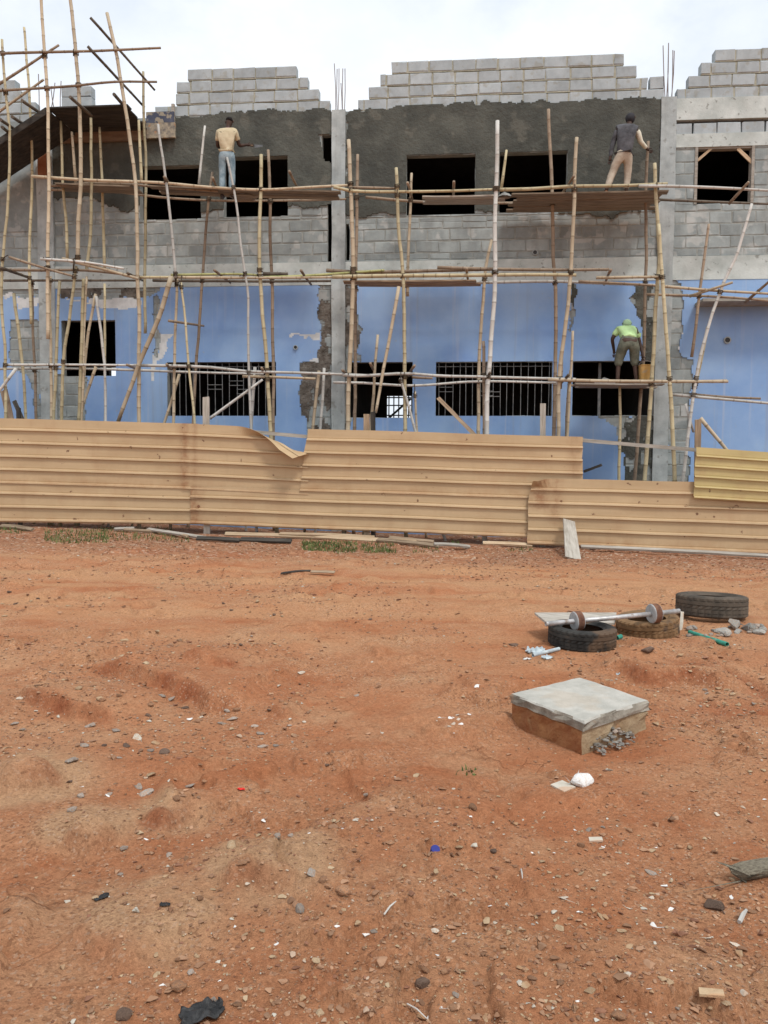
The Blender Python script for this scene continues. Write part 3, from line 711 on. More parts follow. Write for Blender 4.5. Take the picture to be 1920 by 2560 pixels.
b1 = [cA(460,1235), cA(900,1220), cA(1290,1180), cA(1420,1040), cB(80,575), cB(250,570), cB(400,552), cB(520,545), cB(600,528), cB(900,520), cB(1100,520), cB(1200,508), cB(1292,535),
      cB(1292,940), cB(1250,905), cB(1200,800), cB(1165,700), cB(1230,690), cB(1292,700), cB(1292,1200), cB(1240,1210), cB(1180,1235), cB(1060,1250), cB(950,1220), cB(560,1225), cB(470,1250), cB(420,1255), cB(330,1290), cA(1240,1700), cA(1190,1790), cA(1100,1830), cA(1000,1800), cA(900,1740), cA(760,1700), cA(620,1720), cA(460,1705)]
coat('plaster_coat', colL[1], colC[0], beamT, zUT+CH, lambda u, z: inpoly(u, z, poly(b1)), .028, .028, und_pl, ['plaster'], hard=OPEN_UP[:2])['label'] = 'dark damp plaster behind the man in the tan shirt'
b2 = [cC(-45,545), cC(40,525), cC(480,482), cC(900,470), cC(1450,455), cD(0,562), cD(300,545), cD(420,545), cD(520,530), cD(640,530), cD(760,528), cD(802,535), cD(800,1420), cD(690,1395), cD(600,1440), cD(540,1420), cD(480,1440), cD(420,1480), cD(370,1440), cD(310,1480), cD(240,1440), cD(160,1455), cD(90,1440), cD(50,1400), cC(1590,1270), cC(910,1262), cC(800,1270), cC(600,1290), cC(400,1275), cC(200,1275), cC(110,1300), cC(20,1310), cC(-45,1290)]
coat('plaster_coat', colC[1], colR[0], beamT, zUT+CH, lambda u, z: inpoly(u, z, poly(b2)), .028, .028, und_pl, ['plaster'], hard=OPEN_UP[2:4])['label'] = 'dark damp plaster behind the man in the vest'
# smooth older plaster in the left end bay
coat('plaster_coat', UL, colL[0], beamT+.8, zUT, lambda u, z: u < 99, .022, .06, und_pl, ['block_old'])
# blue painted render below
chips = [poly(p) for p in (
    [cF(1135,480), cF(1138,560), cF(1128,660), cF(1140,740), cF(1155,800), cF(1145,860), cF(1160,920), cF(1155,980), cF(1140,1030), cF(1130,1095), cF(990,1105), cF(990,1530), cF(1045,1545), cF(1050,1760), cF(1400,1760), cF(1400,480)],
    [cF(1200,470), cF(1445,490), cF(1440,560), cF(1432,640), cF(1440,700), cF(1460,760), cF(1488,830), cF(1462,880), cF(1460,960), cF(1440,1020), cF(1470,1060), cF(1468,1104), cF(1200,1110)],
    [cH(630,470), cH(620,530), cH(600,600), cH(640,660), cH(680,760), cH(700,900), cH(690,1050), cH(770,1060), cH(800,1060), cH(800,470)],
    [cH(330,1470), cH(350,1500), cH(420,1490), cH(450,1530), cH(490,1560), cH(510,1640), cH(500,1700), cH(560,1770), cH(560,1900), cH(540,2100), cH(800,2100), cH(800,1470)],
    [cH(135,450), cH(190,455), cH(185,540), cH(165,600), cH(178,680), cH(165,740), cH(160,820), cH(145,820), cH(140,730), cH(130,690)],
    [cH(880,420), cH(960,430), cH(1000,460), cH(1000,560), cH(1008,700), cH(1000,780), cH(985,850), cH(990,900), cH(965,960), cH(985,1010), cH(1070,1045), cH(1075,1180), cH(1050,1400), cH(1050,2100), cH(880,2100)],
    [cE(470,540), cE(1290,540), cE(1285,600), cE(1100,655), cE(500,655), cE(470,640)],
    [cE(1215,640), cE(1290,640), cE(1275,700), cE(1265,900), cE(1275,1000), cE(1250,1130), cE(1225,1120), cE(1235,900), cE(1225,760)],
    [cE(490,1270), cE(700,1275), cE(705,1330), cE(690,1500), cE(690,1700), cE(470,1700), cE(440,1270)],
    [cE(80,832), cE(330,832), cE(340,1700), cE(290,1700), cE(255,1350), cE(225,1290), cE(130,1240), cE(85,1180)],
    [cE(0,560), cE(320,560), cE(320,650), cE(140,650), cE(90,615), cE(20,620), cE(0,625)])]
white = [poly(p) for p in (
    [cE(20,625), cE(100,600), cE(135,650), cE(320,650), cE(310,720), cE(150,740), cE(130,650), cE(40,655)],
    [cE(490,655), cE(700,690), cE(740,650), cE(1100,655), cE(1140,680), cE(1130,715), cE(1000,745), cE(820,735), cE(720,700), cE(560,670)],
    [cE(1285,940), cE(1390,940), cE(1345,985), cE(1330,1050), cE(1300,1130), cE(1255,1150), cE(1240,1230), cE(1240,1320), cE(1215,1320), cE(1220,1120), cE(1265,1090)],
    [cF(900,875), cF(1150,878), cF(1148,935), cF(1095,935), cF(1060,895), cF(1030,925), cF(1015,890), cF(940,885), cF(930,905), cF(905,905)],
    [cF(1085,1075), cF(1130,1070), cF(1130,1098), cF(1060,1098)],
    [cH(985,850), cH(1003,830), cH(990,880)], [cH(960,960), cH(985,930), cH(975,1000), cH(1020,1035), cH(990,1015)])]
def kb(u, z):
    k = np.ones(u.shape, bool)
    for c in chips: k &= ~inpoly(u, z, c)
    return k
def k2(u, z):
    k = np.zeros(u.shape, bool)
    for c in white: k |= inpoly(u, z, c)
    return k
und_b = lambda U, Z: .006*fbm(U*1.3, Z*1.3, 51, 3)
for (a, b) in bays: coat('painted_render', a+.002, b-.002, -.25, beamB-.01, kb, .024, .033, und_b, ['blue', 'primer'], k2, hard=OPEN_LO, rough=.04)
# dark broken render where the paint coat fell away beside the columns
for P in (chips[0][:], chips[2], chips[3], chips[4], chips[1], chips[6]):
    us = [p[0] for p in P]; zs = [p[1] for p in P]
    lo, hi = max(min(us), UL), max(us)
    for (a, b) in bays:
        if b < lo or a > hi: continue
        low = P is chips[0]
        sel = (lambda u, z, P=P: inpoly(u, z, P) & (fbm(u*5, z*3, 61, 3) > -.12)) if P is not chips[0] else (lambda u, z, P=P: inpoly(u, z, P) & (z > OPEN_LO[1][3]) & (fbm(u*5, z*3, 61, 3) > -.25))
        coat('broken_render', max(a, lo), min(b, hi), max(-.25, min(zs)), min(max(zs), beamB-.01), sel, .011, .04,
             lambda U, Z: .03*np.abs(fbm(U*6, Z*6, 67, 3)), ['chip' if P is not chips[3] and P is not chips[2] and P is not chips[4] else 'plaster'], hard=OPEN_LO, part=True)
# burglar bars in the lower windows
def bars(r, n, label, d=-.06):
    mb = MB(); u0, u1, z0, z1 = r
    for k in range(n):
        u = u0 + (u1-u0)*(k+.5)/n + random.uniform(-.015, .015); mb.tube([W(u, d, z0+.005), W(u+random.uniform(-.01, .01), d, z1-.005)], .008, 5)
    for k in range(1):
        z = z0+(z1-z0)*(.92); mb.tube([W(u0+.005, d-.02, z), W(u1-.005, d-.02, z)], .008, 5)
    for k in range(max(2, n//5)):
        a = random.randrange(n-2); ua = u0+(u1-u0)*(a+.5)/n; ub = u0+(u1-u0)*(a+2.5)/n; z = z0+(z1-z0)*random.uniform(.3, .6)
        for dz in (0, .1): mb.tube([W(ua, d+.012, z+dz), W(ub, d+.012, z+dz)], .007, 5)
    o = mb.build('burglar_bars', M['bars'], BL); o['label'] = label
bars(OPEN_LO[1], 15, 'thin vertical bars across the long lower window left of the middle column')
bars(OPEN_LO[3], 17, 'thin vertical bars across the long lower window near the tall grey pole')
mb = MB(); u = uu(cH(385, 1300)); mb.wbox(u-.03, u+.03, -.4, -.34, OPEN_LO[4][2]-.3, OPEN_LO[4][3]); mb.build('window_post', M['bars'], BL)
# right window: corner battens and frame
r = OPEN_UP[4]; mb = MB()
mb.wbox(r[0]+.002, r[0]+.06, -.16, .02, r[2]+.002, r[3]-.002); mb.wbox(r[1]-.06, r[1]-.002, -.16, .02, r[2]+.002, r[3]-.002); mb.wbox(r[0]+.062, r[1]-.062, -.16, -.01, r[3]-.07, r[3]-.003)
mb.build('window_frame', M['wood_grey'], BL)
plank('corner_brace', w3(cD(1092,1030), -.03), w3(cD(1212,925), -.03), .05, .03, M['wood_pale'], BL, NX)
plank('corner_brace', w3(cD(1412,925), -.03), w3(cD(1532,1042), -.03), .07, .03, M['wood_pale'], BL, NX)
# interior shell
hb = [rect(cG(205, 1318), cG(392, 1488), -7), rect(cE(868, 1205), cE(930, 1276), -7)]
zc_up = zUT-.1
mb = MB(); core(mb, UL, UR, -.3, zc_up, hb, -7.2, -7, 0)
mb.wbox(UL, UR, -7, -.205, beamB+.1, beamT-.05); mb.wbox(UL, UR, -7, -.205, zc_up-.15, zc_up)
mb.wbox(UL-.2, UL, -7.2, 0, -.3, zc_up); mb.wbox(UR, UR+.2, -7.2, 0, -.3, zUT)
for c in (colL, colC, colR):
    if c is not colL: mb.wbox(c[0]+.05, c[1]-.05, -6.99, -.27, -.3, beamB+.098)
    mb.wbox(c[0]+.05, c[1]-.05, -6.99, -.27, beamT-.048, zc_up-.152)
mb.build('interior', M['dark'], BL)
mb = MB(); h = hb[0]
for k in range(5): u = h[0]+(h[1]-h[0])*(k+.5)/5; mb.tube([W(u, -6.95, h[2]), W(u, -6.95, h[3])], .02, 5)
for k in (.1, .55, .9): z = h[2]+(h[3]-h[2])*k; mb.tube([W(h[0], -6.93, z), W(h[1], -6.93, z)], .02, 5)
mb.tube([W(h[0]+.1, -6.9, h[2]), W(h[1], -6.9, h[3]-.1)], .035, 5)
mb.build('rear_window_bars', M['bars'], BL)
# ledge / awning at the right, drain stubs
mb = MB(); p0 = wp(cH(1125, 545), .3); p1 = wp(cH(1700, 600), .3)
mb.wbox(p0[0], p1[0]+3, .03, .62, p1[1]-.03, p1[1]+.035, 0, .006); mb.build('window_ledge', M['awning'], BL)
def stub(p, r, d, label):
    mb = MB(); u, z = wp(p, d); c = W(u, d, z)
    mb.lathe([(r, -.05), (r, .035), (r*.72, .035), (r*.72, -.05)], 18, c, NX); mb.lathe([(r*.73, .02), (.001, .02)], 18, c, NX, 1, close=False)  # black disc across the bore paints in the shade inside the pipe hole
    o = mb.build('drain_stub', [M['concrete'], M['black']], BL); o['label'] = label
stub(cH(1345, 893), .075, .03, 'round grey pipe end in the blue wall')
stub(cC(1355, 1575), .06, .0, 'round dark pipe end in the upper block wall')
stub(cF(955, 985), .05, .03, 'round grey patch beside the chipped render')
# ------------------------------------------------------------------ timber canopy at upper left
zc = wp(cA(760, 920), 1.35)[1]
CN = thing('formwork_canopy', 'dark brown timber canopy high on the left end of the facade', 'formwork', W(-7, 0, zc))
ua, ub = wp(cA(405, 940), 1.35)[0], wp(cA(1095, 905), 1.35)[0]
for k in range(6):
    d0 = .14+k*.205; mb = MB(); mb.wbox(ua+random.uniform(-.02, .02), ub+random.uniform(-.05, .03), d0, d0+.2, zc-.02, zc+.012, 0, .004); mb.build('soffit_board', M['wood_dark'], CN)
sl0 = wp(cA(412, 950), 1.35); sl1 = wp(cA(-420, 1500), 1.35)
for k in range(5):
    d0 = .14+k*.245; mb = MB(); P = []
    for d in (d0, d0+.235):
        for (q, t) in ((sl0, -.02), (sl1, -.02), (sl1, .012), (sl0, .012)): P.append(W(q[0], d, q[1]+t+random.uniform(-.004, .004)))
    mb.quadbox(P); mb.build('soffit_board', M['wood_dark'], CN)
mb = MB(); f0, f1 = wp(cA(450, 1090), .13), wp(cA(1265, 1210), .13); mb.wbox(f0[0], f1[0], .06, .13, f1[1], f0[1]+.05); mb.build('side_form', M['wood_brown'], CN)
mb = MB()
P = []
for d in (1.38, 1.44):
    for (q, t) in ((sl0, -.13), (sl1, -.13), (sl1, .02), (sl0, .02)): P.append(W(q[0], d, q[1]+t))
mb.quadbox(P); mb.build('edge_board', M['wood_dark'], CN)
for (a, b) in ((cA(190,870), cA(345,975)), (cA(105,1010), cA(190,1065)), (cA(5,1035), cA(115,1110)), (cA(20,1100), cA(80,1150)), (cA(605,838), cA(790,1000)), (cA(985,815), cA(1062,905))):
    mb = MB(); mb.tube([w3(a, 1.9), w3(b, 1.2)], .035, 7); mb.build('joist', M['bam_d'], CN)
mb = MB(); q0, q1 = wp(cA(1262, 968), .16), wp(cA(1500, 1055), .16); mb.wbox(q0[0], q1[0], .1, .16, q1[1], q0[1]); mb.build('end_board', M['peel'], CN)['label'] = 'dark blue-grey peeling board'
mb = MB(); q0, q1 = wp(cA(1262, 1060), .17), wp(cA(1512, 1178), .17); mb.wbox(q0[0], q1[0], .1, .17, q1[1]-.02, q0[1]-.01); mb.build('end_board', M['peel_low'], CN)['label'] = 'mottled beige board'
mb = MB(); mb.wbox(wp(cA(1480, 950), .1)[0], wp(cA(1505, 950), .1)[0], .04, .1, wp(cA(1490, 1080), .1)[1], wp(cA(1490, 895), .1)[1]); mb.build('upright_batten', M['wood_grey'], CN)
# ------------------------------------------------------------------ scaffolds
S_L = thing('bamboo_scaffold', 'tall tangled bamboo scaffold at the left end, poles rising above the roofline', 'scaffold', W(-7, 1, .15))
S_M = thing('bamboo_scaffold', 'wide bamboo scaffold across the two middle bays, carrying the three workers', 'scaffold', W(1, 1, 0))
S_R = thing('bamboo_scaffold', 'small bamboo scaffold before the blue wall at the right edge', 'scaffold', W(7.5, 1, 0))
JOINTS = {S_L.name: [], S_M.name: [], S_R.name: []}
def pole(par, pts, d, r=.045, mat='bam_y', kind='upright_pole', ground=None, conv=cP, taper=.78, label=None):
    ds = d if isinstance(d, (list, tuple)) else (d, d); r *= .83
    n = len(pts); P = [w3(conv(*p), ds[0]+(ds[1]-ds[0])*i/(n-1)) for i, p in enumerate(pts)]
    if ground is None: ground = kind in ('upright_pole', 'prop_pole') and conv is cP and pts[-1][1] > 870
    if ground:
        a, b = P[-2], P[-1]; t = (b-a).normalized()
        if t.z > -.5: t = Vector((t.x*.3, t.y*.3, -1)).normalized()
        k = (b.z-(g1(b.x, b.y)-.05))/(-t.z); P.append(b+t*max(k, .05))
    cum = [0]
    for a, b in zip(P[:-1], P[1:]): cum.append(cum[-1]+(b-a).length)
    L = cum[-1]; out = []; rad = []; val = []; s = 0; nxt = random.uniform(.1, .3); ph = random.uniform(0, 9)
    def at(s):
        for i in range(len(P)-1):
            if s <= cum[i+1] or i == len(P)-2:
                t = (s-cum[i])/max(cum[i+1]-cum[i], 1e-6)
                p0 = P[i-1] if i else P[i]*2-P[i+1]; p3 = P[i+2] if i+2 < len(P) else P[i+1]*2-P[i]
                a, b = P[i], P[i+1]; l = (b-a).length
                m0 = (b-p0); m1 = (p3-a)
                m0 = m0.normalized()*l; m1 = m1.normalized()*l
                t2, t3 = t*t, t*t*t
                return a*(2*t3-3*t2+1)+m0*(t3-2*t2+t)+b*(-2*t3+3*t2)+m1*(t3-t2)
    sd_ = random.uniform(0, 99); cr = .016 if L < 3 else .026
    def put(s, rr, v): out.append(at(min(s, L)) + (UX*mnoise.noise(Vector((s*.75, sd_, 0))) + NX*mnoise.noise(Vector((s*.75, 5, sd_))) + UX*.5*mnoise.noise(Vector((s*2.1, sd_, 8))))*cr); rad.append(rr*r*(1-(1-taper)*(1-s/L)) if kind == 'upright_pole' else rr*r*(1-(1-taper)*s/L)); val.append(v)
    put(0, .97, 0); s = 0
    while nxt < L-.05:
        put(nxt-.02, .97, 0); q_ = random.uniform(.35, 1); put(nxt-.005, 1.06, q_); put(nxt+.005, 1.06, q_); put(nxt+.02, .97, 0)
        nxt += random.uniform(.2, .42)
    put(L, .97, 0)
    mb = MB(); mb.tube(out, rad, 8, 0, True, val)
    o = mb.build(kind, M[mat], par, smooth=True, fix=False, attrname='node')
    if label: o['label'] = label
    JOINTS[par.name].append((kind, out, r))
    return o
FR, BK = 1.35, .5
U = lambda par, pts, d=FR, r=.045, mat='bam_y', **k: pole(par, pts, d, r, mat, 'upright_pole', **k)
# left tower uprights
U(S_L, [(4,85),(12,187),(21,287),(17,425),(9,534),(3,656),(11,778),(12,900)], 1.5, .043, 'bam_y')
U(S_L, [(52,59),(64,215),(69,325),(66,484),(64,602),(66,700)], .8, .042, 'bam_y')
U(S_L, [(69,606),(71,740),(77,900)], .7, .045, 'bam_b')
U(S_L, [(85,-60),(97,125),(104,232),(106,312),(104,484),(103,732)], 1.5, .05, 'bam_t', ground=False)
U(S_L, [(108,597),(109,740),(111,900)], 1.4, .045, 'bam_t')
U(S_L, [(129,607),(124,720),(116,900)], 1.4, .05, 'bam_y')
U(S_L, [(145,-60),(162,112),(171,225),(174,375),(170,484),(168,570)], 1.5, .055, 'bam_t')
U(S_L, [(165,575),(150,690),(136,780),(134,900)], 1.55, .05, 'bam_y')
U(S_L, [(180,602),(176,720),(171,900)], 1.4, .052, 'bam_y')
U(S_L, [(187,597),(183,700),(177,900)], 1.35, .042, 'bam_t')
U(S_L, [(196,255),(197,480),(187,585)], 1.3, .045, 'bam_y')
U(S_L, [(231,28),(250,112),(269,225),(288,350),(297,484),(299,600),(300,900)], 1.5, .055, 'bam_t')
U(S_L, [(310,155),(312,250),(314,400),(313,540),(314,720)], .7, .043, 'bam_y')
U(S_L, [(300,260),(306,395)], .9, .043, 'bam_y'); U(S_L, [(215,275),(221,405),(223,470),(226,580)], .8, .042, 'bam_y')
U(S_L, [(227,613),(228,760),(227,900)], .8, .042, 'bam_y')
U(S_L, [(132,262),(135,390),(144,484),(146,560)], 1.0, .043, 'bam_y'); U(S_L, [(155,285),(164,395)], 1.0, .042, 'bam_t')
pole(S_L, [(30,634),(49,792),(57,903)], 1.2, .045, 'bam_y', 'prop_pole'); pole(S_L, [(206,635),(184,773),(176,900)], 1.2, .04, 'bam_t', 'prop_pole')
pole(S_L, [(208,640),(225,786),(228,900)], 1.25, .038, 'bam_g', 'prop_pole')
pole(S_L, [(208,792),(179,873),(172,905)], 1.2, .045, 'bam_t', 'prop_pole', ground=False); pole(S_L, [(35,796),(0,842),(-20,870)], 1.6, .045, 'bam_g', 'brace_pole')
# left tower ledgers
Lg = lambda par, pts, d=FR, r=.036, mat='bam_t', **k: pole(par, pts, d, r, mat, 'ledger_pole', **k)
Lg(S_L, [(2,116),(180,110),(347,104)], 1.56, .037, 'bam_b'); Lg(S_L, [(-10,197),(60,193),(162,186),(250,177),(336,176)], 1.56, .036, 'bam_b')
pole(S_L, [(-15,190),(127,97)], 1.2, .038, 'bam_b', 'brace_pole'); pole(S_L, [(-5,243),(95,172)], 1.2, .037, 'bam_t', 'brace_pole')
pole(S_L, [(195,38),(335,195)], (1.7, .5), .035, 'bam_d', 'brace_pole'); pole(S_L, [(189,100),(312,232)], (1.7, .6), .037, 'bam_d', 'brace_pole')
Lg(S_L, [(8,583),(90,584),(163,583),(217,586),(311,599)], 1.42, .04, 'bam_b'); Lg(S_L, [(8,606),(160,606),(300,606)], .75, .035, 'bam_d')
Lg(S_L, [(20,555),(90,577),(160,597)], 1.6, .035, 'bam_b'); Lg(S_L, [(87,559),(180,566),(267,580)], 1.65, .036, 'bam_g'); Lg(S_L, [(135,559),(220,580),(298,602)], 1.62, .045, 'bam_t')
pole(S_L, [(0,578),(62,599)], (1.9, .6), .045, 'bam_d', 'putlog')
Lg(S_L, [(8,788),(163,788),(298,789)], 1.45, .036, 'bam_g'); Lg(S_L, [(-10,797),(54,796),(217,797),(330,800)], .85, .034, 'bam_g')
# middle scaffold uprights
U(S_M, [(341,268),(370,484),(379,600)], 1.5, .038, 'bam_g', ground=False); U(S_M, [(382,600),(378,760),(374,910)], 1.35, .045, 'bam_t')
U(S_M, [(391,610),(399,680),(406,778),(420,910)], 1.5, .036, 'bam_y')
U(S_M, [(459,372),(450,450),(439,570),(433,670),(424,780),(418,905)], .6, .045, 'bam_b'); U(S_M, [(443,272),(430,398)], .7, .036, 'bam_g')
U(S_M, [(491,340),(509,428),(526,570),(529,592),(536,646),(537,782),(544,928)], 1.55, .036, 'bam_g')
U(S_M, [(563,334),(561,570),(567,674),(575,755),(585,931)], 1.4, .055, 'bam_y'); U(S_M, [(580,324),(583,460),(588,620),(591,931)], .55, .05, 'bam_b')
U(S_M, [(754,302),(762,500),(762,620),(758,755),(751,925)], 1.4, .062, 'bam_t'); U(S_M, [(773,334),(770,570),(766,925)], .55, .05, 'bam_b')
U(S_M, [(855,363),(861,495),(870,570),(873,652),(875,928)], 1.45, .052, 'bam_y'); U(S_M, [(889,374),(881,570),(880,640)], .6, .042, 'bam_t')
pole(S_M, [(862,619),(840,740),(811,892)], 1.6, .045, 'bam_t', 'brace_pole'); U(S_M, [(865,816),(882,880),(896,931)], 1.5, .04, 'bam_g'); U(S_M, [(894,845),(901,931)], .9, .035, 'bam_t')
U(S_M, [(816,723),(810,800),(804,889)], 1.2, .045, 'bam_t')
U(S_M, [(1075,261),(1069,570),(1067,653),(1055,821),(1052,931)], 1.5, .062, 'bam_g'); U(S_M, [(1062,518),(1048,596),(1035,765),(1032,931)], .8, .05, 'bam_t')
U(S_M, [(1044,737),(1045,830),(1046,931)], 1.3, .05, 'bam_b'); U(S_M, [(1094,324),(1083,406)], .8, .04, 'bam_y')
U(S_M, [(1185,236),(1192,400),(1196,570),(1200,625),(1197,931)], .6, .055, 'bam_b')
U(S_M, [(1245,297),(1234,553),(1226,653),(1209,821),(1206,934)], 1.45, .056, 'bam_t'); U(S_M, [(1237,715),(1231,830),(1227,934)], 1.3, .042, 'bam_t'); U(S_M, [(1215,745),(1209,840)], 1.2, .042, 'bam_b')
U(S_M, [(1401,305),(1396,397),(1395,553),(1393,640),(1389,765),(1386,833),(1369,1032)], .6, .05, 'bam_b', ground=True)
U(S_M, [(1414,353),(1424,553),(1420,600),(1414,681),(1409,807),(1393,1032)], 1.35, .056, 'bam_y', ground=True); U(S_M, [(1423,484),(1437,681),(1448,850),(1457,1032)], 1.5, .056, 'bam_y', ground=True)
U(S_M, [(1339,833),(1338,930),(1337,1032)], 1.0, .045, 'bam_y', ground=True)
pole(S_M, [(368,597),(340,690),(298,792),(255,911)], 1.65, .065, 'bam_t', 'brace_pole'); pole(S_M, [(387,808),(370,865),(355,913)], 1.2, .04, 'bam_t', 'prop_pole')
pole(S_M, [(453,904),(567,820)], 1.5, .04, 'bam_g', 'brace_pole'); pole(S_M, [(551,793),(547,850),(544,900)], .9, .045, 'bam_g', 'prop_pole')
pole(S_M, [(689,801),(683,860),(677,925)], 1.2, .045, 'bam_t', 'prop_pole'); pole(S_M, [(700,795),(696,860),(693,923)], .9, .04, 'bam_g', 'prop_pole')
pole(S_M, [(1234,800),(1226,870),(1222,934)], 1.0, .035, 'bam_b', 'prop_pole')
# ledgers: top level
Lg(S_M, [(70,381),(200,390),(345,395),(477,406),(567,410),(660,405),(752,400)], 1.42, .042, 'bam_t'); Lg(S_M, [(107,402),(225,395),(345,404),(470,413)], 1.2, .036, 'bam_b')
Lg(S_M, [(107,410),(225,412),(345,426),(462,433),(623,433),(748,430)], .52, .036, 'bam_b')
Lg(S_M, [(720,404),(760,412),(857,414),(982,412),(1072,409)], 1.45, .04, 'bam_y'); Lg(S_M, [(758,405),(857,407)], 1.3, .036, 'bam_b')
Lg(S_M, [(1073,410),(1150,408),(1227,403),(1345,401),(1440,397)], 1.45, .047, 'bam_y'); Lg(S_M, [(1380,402),(1440,402),(1560,406),(1670,412)], 1.5, .04, 'bam_g')
Lg(S_M, [(790,426),(889,435),(1023,439),(1227,436)], .52, .04, 'bam_b'); Lg(S_M, [(1421,431),(1540,436),(1670,441)], .55, .036, 'bam_d')
# middle level
Lg(S_M, [(300,599),(449,599),(520,600)], 1.42, .038, 'bam_y'); Lg(S_M, [(330,606),(449,607),(600,608),(716,607)], .6, .04, 'bam_d')
Lg(S_M, [(370,594),(529,592),(559,595)], 1.3, .036, 'bam_v'); Lg(S_M, [(380,599),(560,600),(719,599)], 1.45, .036, 'bam_t'); Lg(S_M, [(569,592),(622,592)], 1.2, .055, 'bam_d')
Lg(S_M, [(556,600),(640,597),(719,592),(830,584)], 1.3, .04, 'bam_v'); Lg(S_M, [(719,598),(829,596),(940,595),(1059,594),(1150,593),(1244,594)], 1.47, .052, 'bam_y')
Lg(S_M, [(705,584),(778,588),(920,585),(1059,582)], 1.2, .05, 'bam_b'); Lg(S_M, [(944,578),(1059,581),(1180,583),(1315,582)], 1.35, .045, 'bam_b')
Lg(S_M, [(778,613),(985,611),(1192,608),(1300,612),(1417,616)], .6, .045, 'bam_g'); Lg(S_M, [(1288,600),(1360,599),(1426,598)], 1.45, .04, 'bam_t'); Lg(S_M, [(1250,608),(1340,612),(1417,617)], .9, .036, 'bam_b')
# lower level
Lg(S_M, [(290,789),(449,793),(532,802),(640,805),(746,809),(819,812)], 1.45, .04, 'bam_g'); Lg(S_M, [(217,797),(449,805),(570,808)], .9, .036, 'bam_g'); Lg(S_M, [(524,813),(600,815),(681,818)], 1.2, .04, 'bam_t')
Lg(S_M, [(740,810),(778,812),(876,807),(950,812),(1031,814),(1244,819)], 1.5, .04, 'bam_g'); Lg(S_M, [(720,826),(778,827),(890,833),(1031,824),(1200,827)], .9, .036, 'bam_g')
Lg(S_M, [(890,815),(935,817)], 1.3, .036, 'bam_b'); Lg(S_M, [(1185,820),(1300,823),(1430,824),(1575,824)], 1.5, .045, 'bam_t')
# putlogs
for (a, b) in (((355,382),(380,420)), ((460,384),(478,430)), ((625,370),(657,432)), ((880,395),(890,432)), ((980,393),(978,440)), ((1240,380),(1205,432)),
               ((464,584),(497,611)), ((650,584),(672,615)), ((1008,580),(1012,612)), ((1320,583),(1306,615)), ((276,590),(310,607)),
               ((276,788),(300,800)), ((360,787),(375,803)), ((565,795),(580,812)), ((740,800),(756,815)), ((895,790),(880,812)), ((1058,805),(1045,828)), ((800,785),(812,812)), ((1228,810),(1205,835)), ((365,693),(440,704))):
    pole(S_M, [a, b], (1.75, .35), .036, random.choice(['bam_d', 'bam_b', 'bam_b']), 'putlog')
# right scaffold
U(S_R, [(1531,484),(1516,596),(1495,771)], .9, .042, 'bam_b'); U(S_R, [(1624,440),(1589,553),(1566,602),(1530,709),(1502,830),(1488,920),(1474,1035)], 1.5, .045, 'bam_g', ground=True)
U(S_R, [(1529,706),(1516,770),(1500,840)], 1.42, .05, 'bam_y'); pole(S_R, [(1482,872),(1499,934)], 1.4, .038, 'bam_g', 'brace_pole'); pole(S_R, [(1513,903),(1580,985)], 1.7, .05, 'bam_t', 'brace_pole')
Lg(S_R, [(1430,618),(1540,627),(1670,635)], 1.4, .038, 'bam_t'); Lg(S_R, [(1398,636),(1502,639),(1580,643),(1670,651)], .9, .036, 'bam_b')
pole(S_R, [(1490,640),(1583,610)], (1.2, 1.7), .038, 'bam_t', 'brace_pole'); pole(S_R, [(1610,653),(1670,602)], (1.0, 1.7), .038, 'bam_b', 'brace_pole'); pole(S_R, [(1575,440),(1617,393)], (1.2, 1.7), .038, 'bam_b', 'brace_pole')
Lg(S_R, [(1451,852),(1560,862),(1670,872)], 1.4, .04, 'bam_g'); Lg(S_R, [(1495,852),(1570,858),(1643,861)], 1.2, .036, 'bam_b')
Lg(S_R, [(1460,825),(1530,823),(1570,822)], 1.3, .036, 'bam_t')
# platforms (boards laid on the ledgers)
def deck(par, pl, pr, d0, d1, n, mat, dz=-.045):
    a, b = wp(cP(*pl), 1.42), wp(cP(*pr), 1.42)
    z = dz
    for k in range(n):
        d = d0 + (d1-d0)*(k+.5)/n; w = (d1-d0)/n*.95; e = random.uniform(0, .35)
        plank('deck_board', W(a[0]+e, d, a[1]+z+random.uniform(-.004, .006)), W(b[0]-random.uniform(0, .3), d, b[1]+z+random.uniform(-.004, .006)), w, .03, M[mat], par, Vector((0,0,1)), random.uniform(-.015, .0))
    return a, b
deck(S_L, (110,386), (292,392), .8, 1.3, 2, 'deckwood')
k1 = deck(S_M, (300,393), (748,404), .8, 1.3, 3, 'deckwood')
deck(S_M, (880,415), (1100,412), .8, 1.3, 3, 'wood_grey')
k2_ = deck(S_M, (1085,410), (1462,402), .12, 1.3, 6, 'deckwood')
k3 = deck(S_M, (1235,823), (1440,824), .5, 1.35, 4, 'wood_grey')
deck(S_M, (740,597), (1050,595), .7, 1.2, 2, 'wood')
